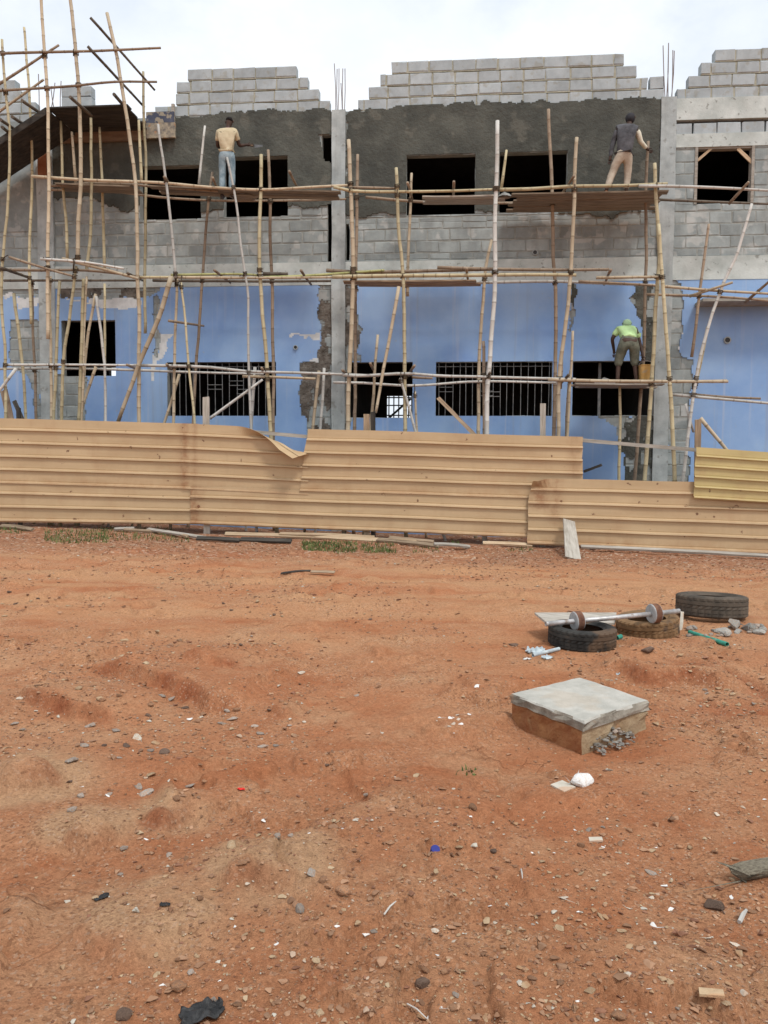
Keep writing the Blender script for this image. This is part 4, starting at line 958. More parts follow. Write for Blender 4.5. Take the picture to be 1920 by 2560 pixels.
# lashings at the crossings of uprights and ledgers
def lashings(par, cap):
    ups = [j for j in JOINTS[par.name] if j[0] == 'upright_pole']; lgs = [j for j in JOINTS[par.name] if j[0] == 'ledger_pole']; cnt = 0
    for _, pu, ru in ups:
        for _, pl, rl in lgs:
            best = None
            for i in range(len(pu)-1):
                for q in range(len(pl)-1):
                    A, B, C, D_ = pu[i], pu[i+1], pl[q], pl[q+1]
                    if max(A.z, B.z) < min(C.z, D_.z)-.15 or min(A.z, B.z) > max(C.z, D_.z)+.15: continue
                    if abs(A.x-C.x) > 1.0: continue
                    m = (A+B)/2; t = (D_-C); s = max(0, min(1, (m-C).dot(t)/max(t.length_squared, 1e-9))); dd = (C+t*s-m).length
                    if best is None or dd < best[0]: best = (dd, m, C+t*s, (B-A).normalized(), t.normalized())
            if best and best[0] < .24 and cnt < cap:
                dd, m, c, tu, tl = best; mb = MB(); rr = ru+.012; x = tu.cross(NX).normalized(); y = tu.cross(x)
                pts = []
                for k in range(19):
                    an = 2*math.pi*k/6; off = tu*(-.045+.09*k/18); pts.append(m+off+x*math.cos(an)*rr+y*math.sin(an)*rr)
                mb.tube(pts, .009, 5)
                pts = [m+x*rr*.8+tu*.05, (m+c)/2+NX*(rr+.02), c-tu*.03-NX*.0+NX*(rl+.01)]; mb.tube(pts, .01, 5)
                mb.build('lashing', M['lash'], par, fix=False); cnt += 1
lashings(S_L, 25); lashings(S_M, 70); lashings(S_R, 12)
# ------------------------------------------------------------------ fence
FD = 1.95
FN = thing('metal_fence', 'tan corrugated metal sheet fence across the foot of the building site, dented and rust stained', 'fence', W(0, FD, .1))
def sheet(tl, tr, bl, br, pans, mat, d=FD, rust=(), fold=None, label=None, nx=60, flip=None, soil=.7, wav=.035, edge=0):
    TL, TR, BLc, BR = wp(tl, d), wp(tr, d), wp(bl, d), wp(br, d)
    prof = [(0, 0), (.64, .0), (.72, -.004), (.78, .036), (.89, .042), (.925, .002), (.985, 0)]
    vs = []
    for p in range(pans):
        for (t, h) in prof: vs.append(((p+t)/pans, h))
    vs.append((1., 0))
    mb = MB(); rs = []; so = []
    for i in range(nx+1):
        s = i/nx
        for (v, h) in vs:
            jt = edge*float(fbm(np.array([v*6.]), np.array([2.+(3 if s > .5 else 0)]), 5, 3)[0])*(1 if i in (0, nx) else 0)
            ss = s + jt
            t0 = TL[0]+(TR[0]-TL[0])*ss, TL[1]+(TR[1]-TL[1])*ss; b0 = BLc[0]+(BR[0]-BLc[0])*ss, BLc[1]+(BR[1]-BLc[1])*ss
            u = t0[0]+(b0[0]-t0[0])*v; z = t0[1]+(b0[1]-t0[1])*v
            dd = d + h*1.05
            nz = fbm(np.array([u*.5]), np.array([z*.9]), 71, 3)[0]; dd += wav*float(nz)
            z += .012*float(vn(np.array([u*1.1]), np.array([3.3]), 72)[0])
            if fold:
                (a, b, R_, amax) = fold; au, bu = wp(a, d), wp(b, d)
                tu, tz = bu[0]-au[0], bu[1]-au[1]; l = math.hypot(tu, tz); tu /= l; tz /= l
                nu_, nz_ = -tz, tu
                if nz_ < 0: nu_, nz_ = -nu_, -nz_
                sd = (u-au[0])*nu_+(z-au[1])*nz_
                along = (u-au[0])*tu+(z-au[1])*tz
                if sd > 0:
                    am = min(amax, amax*max(0, .3+along/l))
                    an = min(sd/R_, am); extra = max(0, sd-R_*am)
                    ns = R_*math.sin(an)+extra*math.cos(an); out = R_*(1-math.cos(an))+extra*math.sin(an)
                    u += (ns-sd)*nu_; z += (ns-sd)*nz_; dd += out
            mb.v.append(W(u, dd, z))
            rv = max([0]+[max(0, 1-abs(ss-r0)/w0)*k0*(1 if v0 <= v <= v1 else 0) for (r0, w0, k0, v0, v1) in rust]); rs.append(min(1, rv)); so.append(max(0, (v-.8)/.2)*soil)
    k = len(vs)
    for i in range(nx):
        for j in range(k-1): mb.f.append((i*k+j, i*k+j+1, (i+1)*k+j+1, (i+1)*k+j)); mb.m.append(0)
    o = mb.build('fence_sheet', M[mat], FN, fix=False)
    a = o.data.attributes.new('rust', 'FLOAT', 'POINT'); a.data.foreach_set('value', rs)
    a = o.data.attributes.new('soil', 'FLOAT', 'POINT'); a.data.foreach_set('value', so)
    md = o.modifiers.new('thickness', 'SOLIDIFY'); md.thickness = .004
    if label: o['label'] = label
    return o
# upper tier
sheet(cI(-420,42), cI(1030,82), cI(-420,385), cI(1030,427), 5, 'fence', FD, rust=[(.965,.04,.9,0,1), (.99,.015,1,0,1)], label='upper tan sheet at the left end')
sheet(cI(945,80), cI(1600,112), cI(945,425), cI(1600,456), 5, 'fence', FD+.012, rust=[(.02,.05,.75,0,1), (.1,.03,.4,0,1)], fold=(cI(1195,84), cI(1590,250), .05, 2.0), label='tan sheet whose upper right corner is bent forward')
sheet(cI2(145,66), cI2(1568,108), cI2(100,394), cI2(1570,440), 5, 'fence', FD+.03, rust=[(.97,.03,.35,0,1)], label='long upper tan sheet in the middle', edge=.004)
# lower tier
sheet(cI(-420,368), cI(1050,418), cI(-420,588), cI(1050,604), 3, 'fence', FD+.018, rust=[(.985,.02,1.2,0,1)], label='lower tan sheet at the left end, rusted at its right end')
sheet(cI(988,404), cI2(1330,424), cI(988,602), cI2(1330,632), 3, 'fence', FD+.045, rust=[(.01,.03,.9,0,1)], label='long low tan sheet in the middle')
sheet(cI2(1300,322), cP(1720,1046), cI2(1278,665), cP(1720,1200), 5, 'fence', FD+.12, rust=[(.04,.05,.8,0,.5), (.1,.04,.5,0,.6)], fold=(cI2(1270,390), cI2(1440,312), .06, 1.5), label='short tan sheet nearest the leaning board, its corner folded', edge=.006, wav=.03)
sheet(cH(1108,1714), cH(1800,1760), cH(1085,2110), cH(1800,2150), 5, 'fence_y', FD+.2, label='yellowish sheet at the right end', edge=.01, wav=.025, soil=.3)
# stakes and rails of the fence
def fpost(p0, p1, d, w, mat):
    a, b = w3(p0, d), w3(p1, d); z = g1(b.x, b.y)-.05
    plank('fence_post', Vector((b.x, b.y, z)), a, w, .05, M[mat], FN, NX)
for (x, y0, w, m) in ((445,859,.13,'wood_grey'), (792,893,.12,'wood'), (806,889,.09,'wood_dark'), (1173,872,.11,'wood_grey'), (1508,905,.11,'wood'), (40,880,.08,'wood_dark')): fpost(cP(x, y0), cP(x+1, 1010), FD-.07, w, m)
plank('fence_rail', w3(cI(1290,122), FD-.06), w3(cI(1610,150), FD-.06), .07, .04, M['wood_grey'], FN, NX)
plank('fence_rail', w3(cH(215,1660), FD-.06), w3(cH(1100,1735), FD-.06), .07, .04, M['wood_grey'], FN, NX)
plank('fence_rail', w3(cI2(1570,290), FD-.3), w3(cP(1300,1004), FD-.2), .05, .04, M['wood_dark'], FN, NX)
# loose leaning boards behind the fence
o = plank('plank', w3(cG(595,1330), 1.6), w3(cG(900,1640), 1.75), .075, .03, M['wood'], None, NX); tag(o, 'thin brown board leaning diagonally across the barred window behind the fence', 'plank')
o = plank('plank', w3(cE(30,1390), 1.2), w3(cE(90,1660), 1.5), .16, .03, M['wood_brown'], None, NX); tag(o, 'broad brown board standing behind the fence at the left edge', 'plank')
o = plank('plank', w3(cE(115,1480), 1.4), w3(cE(195,1660), 1.6), .09, .03, M['wood_dark'], None, NX); tag(o, 'narrow dark board leaning behind the fence at the left edge', 'plank')
# leaning grey board in front of the fence
a = gp(cI2(1520, 742)); b = w3(cI2(1497, 540), FD+.2); o = plank('plank', a, b, .28, .03, M['wood_grey'], None, Vector((0,-1,.3)), 0, .18); tag(o, 'short wide grey board propped against the low tan sheet at the right', 'plank')
# timbers along the fence foot
TB = [((cI(0,625), cI(165,640)), .1, 'wood', 'brown plank end on the grass at the far left of the fence'),
      ((cI(590,640), cI(830,615)), .07, 'wood_grey', 'grey slat rising to the right, left of the crossed slats'),
      ((cI(640,645), cI(900,650)), .06, 'wood', 'thin brown slat lying flat beside the crossed slats'),
      ((cI(860,625), cI(1070,690)), .08, 'wood_grey', 'grey slat sloping down to the right at the rusty joint of the fence'),
      ((cI(870,650), cI(970,680)), .06, 'wood', 'short brown slat lying below the crossed slats'),
      ((cI(1020,690), cI(1240,698)), .1, 'wood_dark', 'dark weathered slat lying in front of the rusty joint'),
      ((cI(1180,655), cI2(240,640)), .12, 'wood_pale', 'long pale plank under the left half of the middle fence'),
      ((cI(1240,690), cI2(60,662)), .12, 'wood_dark', 'long dark plank lying left of the green grass tuft'),
      ((cI2(60,610), cI2(510,636)), .08, 'wood_pale', 'thin pale batten directly under the middle of the fence'),
      ((cI2(200,630), cI2(700,672)), .14, 'wood_pale', 'thick pale plank behind the green grass tuft'),
      ((cI2(500,655), cI2(830,690)), .1, 'wood', 'tan plank running on to the right of the grass tuft'),
      ((cI2(600,618), cI2(800,668)), .08, 'wood', 'brown slat sloping out from under the fence'),
      ((cI2(800,686), cI2(985,695)), .07, 'wood_grey', 'grey slat lying on the gravel at the end of the tan plank'),
      ((cI2(1052,662), cI2(1290,664)), .1, 'wood_pale', 'pale plank under the fence just left of the low sheet'),
      ((cI2(1560,690), cP(1680,1208)), .08, 'wood_grey', 'grey batten under the yellowish sheet at the right edge'),
      ((cI2(0,828), cI2(160,824)), .03, 'wood_dark', 'thin dark stick lying out on the bare dirt'),
      ((cI2(160,822), cI2(285,828)), .05, 'wood', 'short brown stick lying out on the bare dirt')]
for (a, b), w, m, lab in TB:
    A, B = gp(a), gp(b)
    for P in (A, B):      # keep them on this side of the fence line and on the soil
        f = (P-W0).dot(NX)
        if f < FD+.12: P += NX*(FD+.12-f)
        P.z = g1(P.x, P.y)+.03+random.uniform(0, .03)
    tag(plank('stick' if 'stick' in lab else 'plank', A, B, w, .04 if w > .05 else .015, M[m], None, Vector((.0, -.5, 1)), random.uniform(0, .02)), lab, 'stick' if 'stick' in lab else 'plank', None if 'stick' in lab else 'timber offcuts along the fence foot')
# ------------------------------------------------------------------ people
def skin(joints, edges, sub=1, rad=None):
    names = list(joints); me = bpy.data.meshes.new('tmp')
    me.from_pydata([joints[n][0] for n in names], [(names.index(a), names.index(b)) for a, b in edges], [])
    o = bpy.data.objects.new('tmp', me); COL.objects.link(o)
    md = o.modifiers.new('s', 'SKIN'); md.use_smooth_shade = True
    for i, n in enumerate(names):
        r = joints[n][1]; me.skin_vertices[0].data[i].radius = r if isinstance(r, tuple) else (r, r)

    seen = set()
    adj = {n: [] for n in names}
    for a, b in edges: adj[a].append(b); adj[b].append(a)
    for i, n in enumerate(names):
        me.skin_vertices[0].data[i].use_root = n not in seen
        st = [n]
        while st:
            q = st.pop()
            if q not in seen: seen.add(q); st += adj[q]
    if sub: ms = o.modifiers.new('ss', 'SUBSURF'); ms.levels = sub; ms.render_levels = sub
    dg = bpy.context.evaluated_depsgraph_get(); ev = o.evaluated_get(dg); em = ev.to_mesh()
    V = [v.co.copy() for v in em.vertices]; F = [tuple(p.vertices) for p in em.polygons]
    ev.to_mesh_clear(); bpy.data.objects.remove(o); bpy.data.meshes.remove(me)
    return V, F
def person(name_label, base_u, base_d, base_z, J, cloth, hand_dirs, face, s=1.0):
    """J: joint -> (x right, y towards wall, z up) in metres"""
    org = W(base_u, base_d, base_z)
    T = lambda p: org + UX*(p[0]*s) - NX*(p[1]*s) + Vector((0, 0, p[2]*s))
    root = thing('person', name_label, 'person', org)
    RD = dict(pelvis=(.13,.1), waist=(.12,.09), chest=(.145,.10), neckb=(.085,.07), neck=.052, jaw=.066, head=(.078,.09), crown=.06, lsh=.06, lel=.042, lwr=.03, lpalm=.034, rsh=.06, rel=.042, rwr=.03, rpalm=.034,
              lhip=.085, lkn=.055, lan=.04, lheel=.04, ltoe=.032, rhip=.085, rkn=.055, ran=.04, rheel=.04, rtoe=.032)
    E = [('pelvis','waist'), ('waist','chest'), ('chest','neckb'), ('neckb','neck'), ('neck','jaw'), ('jaw','head'), ('head','crown'), ('chest','lsh'), ('lsh','lel'), ('lel','lwr'), ('lwr','lpalm'),
         ('chest','rsh'), ('rsh','rel'), ('rel','rwr'), ('rwr','rpalm'), ('pelvis','lhip'), ('lhip','lkn'), ('lkn','lan'), ('lan','ltoe'), ('pelvis','rhip'), ('rhip','rkn'), ('rkn','ran'), ('ran','rtoe')]
    J = {k: Vector(v) for k, v in J.items()}
    hd = (J['head']-J['neck']).normalized()
    J['jaw'] = J['neck'].lerp(J['head'], .5)+Vector(face)*.012; J['crown'] = J['head']+hd*.055; J['neckb'] = J['chest'].lerp(J['neck'], .62)
    for sd in 'lr':
        J[sd+'palm'] = J[sd+'wr']+Vector(hand_dirs[sd]).normalized()*.075
        J[sd+'toe'] = J[sd+'an']+Vector((-.03 if sd == 'l' else .03, .16, -.055))
    keys = ['pelvis']+[k for k in RD if k in J and k != 'pelvis']
    V, F = skin({k: (J[k], RD[k]) for k in keys}, [e for e in E if e[0] in J and e[1] in J], 1)
    mb = MB(); mb.add([T(v) for v in V], F)
    # nose and ears
    fv = Vector(face).normalized(); rt = fv.cross(Vector((0,0,1))).normalized(); H = J['head']
    V, F = skin({'a': (H+fv*.07+Vector((0,0,.005)), .012), 'b': (H+fv*.105-Vector((0,0,.025)), .016), 'c': (H+fv*.09-Vector((0,0,.035)), .014)}, [('a','b'), ('b','c')]); mb.add([T(v) for v in V], F)
    for q in (-1, 1):
        V, F = skin({'a': (H+rt*.076*q+Vector((0,0,.02)), .014), 'b': (H+rt*.09*q-Vector((0,0,.0)), .016), 'c': (H+rt*.078*q-Vector((0,0,.03)), .012)}, [('a','b'), ('b','c')]); mb.add([T(v) for v in V], F)
    # hands: four unequal fingers and a thumb from the side of each palm
    for sd in 'lr':
        hdv = Vector(hand_dirs[sd]).normalized(); sv = hdv.cross(Vector((0,1,0)) if abs(hdv.y) < .8 else Vector((0,0,1))).normalized(); nv = hdv.cross(sv)
        for k, ln in enumerate((.062, .072, .068, .054)):
            b = J[sd+'palm']+sv*(.018*(k-1.5))
            V, F = skin({'a': (b, .0095), 'b': (b+hdv*(ln*.55)+nv*.006, .009), 'c': (b+hdv*(ln*.85)+nv*.028, .0085), 'd': (b+hdv*(ln*.9)+nv*.045, .0075)}, [('a','b'), ('b','c'), ('c','d')]); mb.add([T(v) for v in V], F)
        b = J[sd+'wr']+hdv*.035+sv*.03
        V, F = skin({'a': (b, .012), 'b': (b+sv*.022+hdv*.025, .0105), 'c': (b+sv*.026+hdv*.052+nv*.014, .009)}, [('a','b'), ('b','c')]); mb.add([T(v) for v in V], F)
    mb.build('body', M['skin'], root, smooth=True)
    for (nm, mat, kind, args) in cloth:
        mb = MB()
        if kind == 'skin':
            jj, ed = args(J); V, F = skin(jj, ed, 1)
            V = [v + Vector((mnoise.noise(v*14+Vector((3,1,7))), mnoise.noise(v*14+Vector((9,4,2))), mnoise.noise(v*12)*.4))*.012 + Vector((0, mnoise.noise(Vector((v.x*9, v.y*9, v.z*26+v.x*14)))*.012, 0)) for v in V]
            mb.add([T(v) for v in V], F); mb.build(nm, M[mat], root, smooth=True)
    return root, T, J
def shirt(sl, grow=1.0, low=None, lower=.1):
    def f(J):
        jj = {'waist': (J['waist'], (.150*grow, .115*grow)), 'hem': (J['pelvis'].lerp(J['waist'], lower), (.155*grow, .122*grow)), 'chest': (J['chest'], (.175*grow, .125*grow)), 'nb': (J['chest'].lerp(J['neck'], .7), (.085, .075))}
        ed = [('hem','waist'), ('waist','chest'), ('chest','nb')]
        for s in 'lr':
            jj[s+'sh'] = (J[s+'sh'], .078*grow); ed.append(('chest', s+'sh'))
            if sl == 'short': jj[s+'s'] = (J[s+'sh'].lerp(J[s+'el'], .72), .066); ed.append((s+'sh', s+'s'))
            elif sl == 'long': jj[s+'e'] = (J[s+'el'], .056); jj[s+'w'] = (J[s+'wr'], .042); ed += [(s+'sh', s+'e'), (s+'e', s+'w')]
            elif sl == 'none': jj[s+'s'] = (J[s+'sh'].lerp(J[s+'el'], .12), .075); ed.append((s+'sh', s+'s'))
        return jj, ed
    return f
def sleeve(J, s):
    jj = {}; ed = []
    if 1:
        jj[s+'a'] = (J[s+'sh'].lerp(J[s+'el'], .08), .072); jj[s+'e'] = (J[s+'el'], .056); jj[s+'w'] = (J[s+'wr'], .044); ed += [(s+'a', s+'e'), (s+'e', s+'w')]
    return jj, ed
def trousers(end, w=1.0):
    def f(J):
        jj = {'pelvis': (J['pelvis']+Vector((0,0,.0)), (.158, .125)), 'top': (J['waist'].lerp(J['pelvis'], .35), (.148, .115))}; ed = [('pelvis', 'top')]
        for s in 'lr':
            jj[s+'h'] = (J[s+'hip'].lerp(J[s+'kn'], .12), .108*w); jj[s+'k'] = (J[s+'kn'], .078*w); ed += [('pelvis', s+'h'), (s+'h', s+'k')]
            e = J[s+'kn'].lerp(J[s+'an'], end); jj[s+'a'] = (e, .066*w); ed.append((s+'k', s+'a'))
        return jj, ed
    return f
def haircap(r1=.094, r2=.07, drop=-.012, back=-.012):
    def f(J):
        hd = (J['head']-J['neck']).normalized(); H = J['head']
        return {'a': (H+hd*drop+Vector((0,back,0)), (r1, r1)), 'b': (H+hd*.05+Vector((0,back,0)), (r1*.92, r1*.92)), 'c': (H+hd*.085, (r2*.6, r2*.6))}, [('a','b'), ('b','c')]
    return f
def hoodf(J):
    hd = (J['head']-J['neck']).normalized(); H = J['head']
    return {'n': (J['neck'].lerp(J['head'], .05), .085), 'a': (H-hd*.03, .105), 'b': (H+hd*.04, .1), 'c': (H+hd*.085, .055)}, [('n','a'), ('a','b'), ('b','c')]
def scarf(J):
    n = J['neck']; return {'a': (n+Vector((-.06,-.01,-.055)), .045), 'b': (n+Vector((0,-.045,-.02)), .05), 'c': (n+Vector((.065,-.01,-.045)), .045)}, [('a','b'), ('b','c')]
def soles(J, s):
    jj = {}; ed = []
    if 1: jj[s+'a'] = (J[s+'an']+Vector((0,-.03,-.05)), .043); jj[s+'b'] = (J[s+'toe']+Vector((0,.02,.0)), .04); ed.append((s+'a', s+'b'))
    return jj, ed
zd1 = wp(cP(490, 405), 1.42)[1]-.03; zd2 = wp(cP(1345, 401), 1.45)[1]-.03; zd3 = wp(cP(1350, 823), 1.45)[1]-.03
u1 = wp(cB(497, 1100), .95)[0]
J1 = dict(pelvis=(0,0,.90), waist=(0,.0,1.02), chest=(.01,.01,1.24), neck=(.02,.02,1.42), head=(.045,.045,1.565), lsh=(-.17,.0,1.345), lel=(-.225,.06,1.07), lwr=(-.13,.27,1.10), rsh=(.185,.0,1.345), rel=(.235,.12,1.09), rwr=(.36,.28,1.17),
          lhip=(-.09,0,.86), lkn=(-.105,.02,.47), lan=(-.105,-.01,.085), rhip=(.09,0,.86), rkn=(.10,.03,.47), ran=(.10,0,.085))
P1, T1, JJ1 = person('worker in tan T-shirt and faded jeans plastering the wall from the top platform', u1, .95, zd1, J1,
   [('tshirt', 'shirt_tan', 'skin', shirt('short', 1.0, lower=.35)), ('undershirt', 'shirt_cream', 'skin', lambda J: ({'a': (J['pelvis']+Vector((0,0,-.0)), (.172,.137)), 'b': (J['waist']+Vector((0,0,-.05)), (.166,.13))}, [('a','b')])),
    ('jeans', 'jeans', 'skin', trousers(.93)), ('hair', 'hair', 'skin', haircap()), ('scarf', 'maroon', 'skin', scarf), *[('footwear', 'vest', 'skin', (lambda J, q=q: soles(J, q))) for q in 'lr']], dict(l=(.2,.9,.1), r=(.7,.6,.1)), (.1,1,0), 1.0)
u2 = wp(cD(480, 1200), 1.0)[0]
J2 = dict(pelvis=(.06,0,.80), waist=(.07,.02,.93), chest=(.11,.06,1.20), neck=(.17,.1,1.44), head=(.20,.13,1.575), lsh=(-.06,.06,1.34), lel=(-.15,.08,1.03), lwr=(-.20,.05,.76), rsh=(.30,.07,1.33), rel=(.425,.14,1.07), rwr=(.565,.26,1.0),
          lhip=(-.02,0,.78), lkn=(-.16,.05,.43), lan=(-.275,-.06,.09), rhip=(.15,0,.78), rkn=(.165,.1,.42), ran=(.13,.05,.085))
P2, T2, JJ2 = person('worker in dark vest, white sleeves and khaki trousers, one hand on a pole', u2, 1.0, zd2, J2,
   [('vest', 'vest', 'skin', shirt('none', 1.1, lower=.0)), *[('sleeve', 'vest' if q == 'l' else 'shirt_cream', 'skin', (lambda J, q=q: sleeve(J, q))) for q in 'lr'], ('trousers', 'khaki', 'skin', trousers(.9)), ('hood', 'darkcap', 'skin', hoodf), *[('footwear', 'wood_red', 'skin', (lambda J, q=q: soles(J, q))) for q in 'lr']],
   dict(l=(-.1,.1,-1), r=(.7,.1,-.5)), (.25,1,0), 1.0)
u3 = wp(cH(578, 1150), 1.0)[0]
J3 = dict(pelvis=(0,-.12,.885), waist=(.01,.04,1.0), chest=(.03,.27,1.14), neck=(.06,.44,1.235), head=(.08,.535,1.335), lsh=(-.15,.28,1.16), lel=(-.27,.27,.97), lwr=(-.2,.4,.75), rsh=(.21,.29,1.16), rel=(.29,.24,.88), rwr=(.33,.14,.62),
          lhip=(-.10,-.11,.86), lkn=(-.18,-.0,.49), lan=(-.205,-.06,.085), rhip=(.11,-.11,.86), rkn=(.135,.0,.49), ran=(.175,-.05,.085))
P3, T3, JJ3 = person('worker in light green shirt and hood bending over a bucket on the lower platform', u3, 1.0, zd3, J3,
   [('shirt', 'hivis', 'skin', shirt('short', 1.06, lower=.15)), ('trousers', 'olive', 'skin', trousers(.34, 1.25)), ('hood', 'hood', 'skin', hoodf), *[('footwear', 'wood_brown', 'skin', (lambda J, q=q: soles(J, q))) for q in 'lr']], dict(l=(.1,.3,-1), r=(.05,0,-1)), (.1,.9,-.4), 1.0)
# trowel in the first worker's hand
hp = T1(JJ1['rpalm']); tr = thing('trowel', 'steel plastering trowel held by the worker in the tan shirt', 'trowel', hp)
mb = MB(); mb.tube([hp+UX*-.05, hp+UX*.06-NX*.02], .014, 6); mb.build('handle', M['wood'], tr)
mb = MB(); c = hp+UX*.16-NX*.06; mb.quadbox([c+UX*a+Vector((0,0,b))+NX*e for e in (0, .004) for (a, b) in ((-.08,-.035), (.1,-.02), (.1,.02), (-.08,.035))]); mb.build('blade', M['trowel'], tr)
# bucket
bu = wp(cH(722, 1150), 1.05)[0]; bp = W(bu, 1.05, zd3+.005)
bk = thing('bucket', 'yellow-brown cut plastic container beside the bending worker', 'bucket', bp)
mb = MB(); nseg = 28
def sq(r, z, a, i):
    an = 2*math.pi*a/nseg; return r*(1/(abs(math.cos(an))**5+abs(math.sin(an))**5)**(1/5))*.93
mb.lathe([(.001, .0), (.125, .0), (.135, .02), (.142, .2), (.147, .36), (.155, .365), (.155, .385), (.143, .385), (.135, .2), (.125, .03), (.001, .03)], nseg, bp, mod=sq, close=False); mb.build('tub', M['bucket'], bk, smooth=False)
mb = MB(); mb.tube([bp+UX*(.15*math.cos(t))+Vector((0,0,.37+.1*math.sin(t)))+NX*.02*math.sin(t) for t in np.linspace(0, math.pi, 13)], .006, 6); mb.build('handle', M['rebar'], bk)
def heap(name, c, rx, ry, h, mat, label, cat):
    mb = MB(); n, k = 26, 8
    for j in range(k+1):
        t = j/k
        for a in range(n):
            an = 2*math.pi*a/n; q = 1+.25*mnoise.noise(Vector((math.cos(an)*1.5, math.sin(an)*1.5, c.x)))
            off = Vector((mnoise.noise(Vector((a, j*2, 1.3))), mnoise.noise(Vector((a*1.3, j, 5))), 0))*.02
            mb.v.append(c+UX*(rx*(1-t)*q*math.cos(an)+off.x)+NX*(ry*(1-t)*q*math.sin(an)+off.y)+Vector((0,0,h*(t**.75)+.02*mnoise.noise(Vector((a*.7, j*.9, 3))))))
    for j in range(k):
        for a in range(n): b = (a+1) % n; mb.f.append((j*n+a, j*n+b, (j+1)*n+b, (j+1)*n+a)); mb.m.append(0)
    mb.v = [v for v in mb.v]; o = mb.build(name, M[mat], None, c, smooth=True); tag(o, label, cat, None, 'thing'); return o
heap('mortar_heap', W(wp(cB(625, 1090), .8)[0], .85, zd1), .3, .22, .2, 'heap', 'grey heap of mortar on the top platform beside the tan-shirted worker', 'mortar')
heap('mortar_heap', W(wp(cH(400, 1150), .9)[0], .95, zd3), .28, .2, .15, 'heap', 'grey heap of mortar on the lower platform beside the bending worker', 'mortar')
heap('mortar_heap', W(wp(cC(1130, 1090), 1.0)[0], 1.1, wp(cP(1090, 411), 1.42)[1]-.03), .14, .12, .1, 'heap', 'small blob of mortar on the top platform by the tall grey pole', 'mortar')
# ------------------------------------------------------------------ things on the dirt
def tyre(p, R_, w, mat, label, tilt=(0,0), raise_=0., rot=0):
    c = gp(p); root_loc = c
    t = thing('tyre', label, 'tyre', c, 'old tyres lying on the dirt')
    h = w; ax = Vector((tilt[0], tilt[1], 1)).normalized(); base = c+Vector((0,0,raise_))+ax*(h/2)
    Ri = R_*.6; prof = []
    tread = [(-.40,0), (-.30,0), (-.295,-.009), (-.265,-.009), (-.26,0), (-.10,0), (-.095,-.009), (-.065,-.009), (-.06,0), (.06,0), (.065,-.009), (.095,-.009), (.10,0), (.26,0), (.265,-.009), (.295,-.009), (.30,0), (.40,0)]
    pr = [(Ri, -.36*w), (Ri+.02, -.42*w), (R_*.72, -.5*w), (R_*.86, -.5*w), (R_*.95, -.465*w)]
    pr += [(R_+e, z*w) for z, e in tread]
    pr += [(R_*.95, .465*w), (R_*.86, .5*w), (R_*.72, .5*w), (Ri+.02, .42*w), (Ri, .36*w), (Ri+.014, .30*w), (R_*.84, .42*w), (R_*.93, .36*w), (R_*.95, 0), (R_*.93, -.36*w), (R_*.84, -.42*w), (Ri+.014, -.30*w)]
    nS = 96; tmin, tmax = 5, 5+len(tread)-1
    mb = MB(); mb.lathe([(r, z) for r, z in pr[:]], nS, base, ax, mod=lambda r, z, a, i: r-(.010 if (tmin <= i <= tmax and (i in (5,6,21,22,9,10,13,14)) and a % 3 == (1 if i > 13 else 0)) else 0))
    mb.build('tread_and_sidewall', M[mat], t, smooth=False)
    return t, base, ax
jy = cJ
tyre(jy(522, 420), .295, .175, 'rubber', 'black tyre nearest the concrete box, the left end of the barbell on it', (.02, -.03))
tyre(jy(925, 345), .285, .175, 'rubber_mud', 'muddy brown tyre between the two dark tyres, the barbell across it', (-.09, -.05), -.015)
tyre(jy(1312, 252), .345, .215, 'rubber_dust', 'big dusty grey-black tyre furthest right, on rubble', (.02, .06), .02)
# barbell
def at_depth(p, y): r = ray(p); t = y/r.y; return CAM+r*t
ty1, ty2 = gp(jy(522, 420)).y, gp(jy(925, 345)).y
e0 = at_depth(jy(322, 290), ty1-.08); e1 = at_depth(jy(1118, 213), ty2-.17)
bb = thing('barbell', 'homemade barbell of a pale pipe and two concrete discs lying across two tyres', 'barbell', (e0+e1)/2)
mb = MB(); mb.tube([e0, (e0+e1)/2+Vector((0,0,-.004)), e1], .022, 12); mb.lathe([(.0225, 0), (.014, 0), (.014, .03), (.0225, .03)], 12, e0-(e1-e0).normalized()*.03, (e1-e0).normalized()); mb.build('bar', M['steel'], bb, smooth=True)
ax = (e1-e0).normalized()
for f, r_ in ((.21, .084), (.80, .088)):
    c = e0.lerp(e1, f); mb = MB(); th_ = .075
    mb.lathe([(.0, -th_/2), (r_*.93, -th_/2), (r_, -th_/2+.008)], 28, c, ax, 0, close=False); mb.lathe([(r_, -th_/2+.008), (r_*1.01, 0), (r_, th_/2-.008)], 28, c, ax, 1, close=False); mb.lathe([(r_, th_/2-.008), (r_*.93, th_/2), (0, th_/2)], 28, c, ax, 0, close=False)
    mb.build('weight_disc', [M['weight'], M['weight_rim']], bb, fix=True)
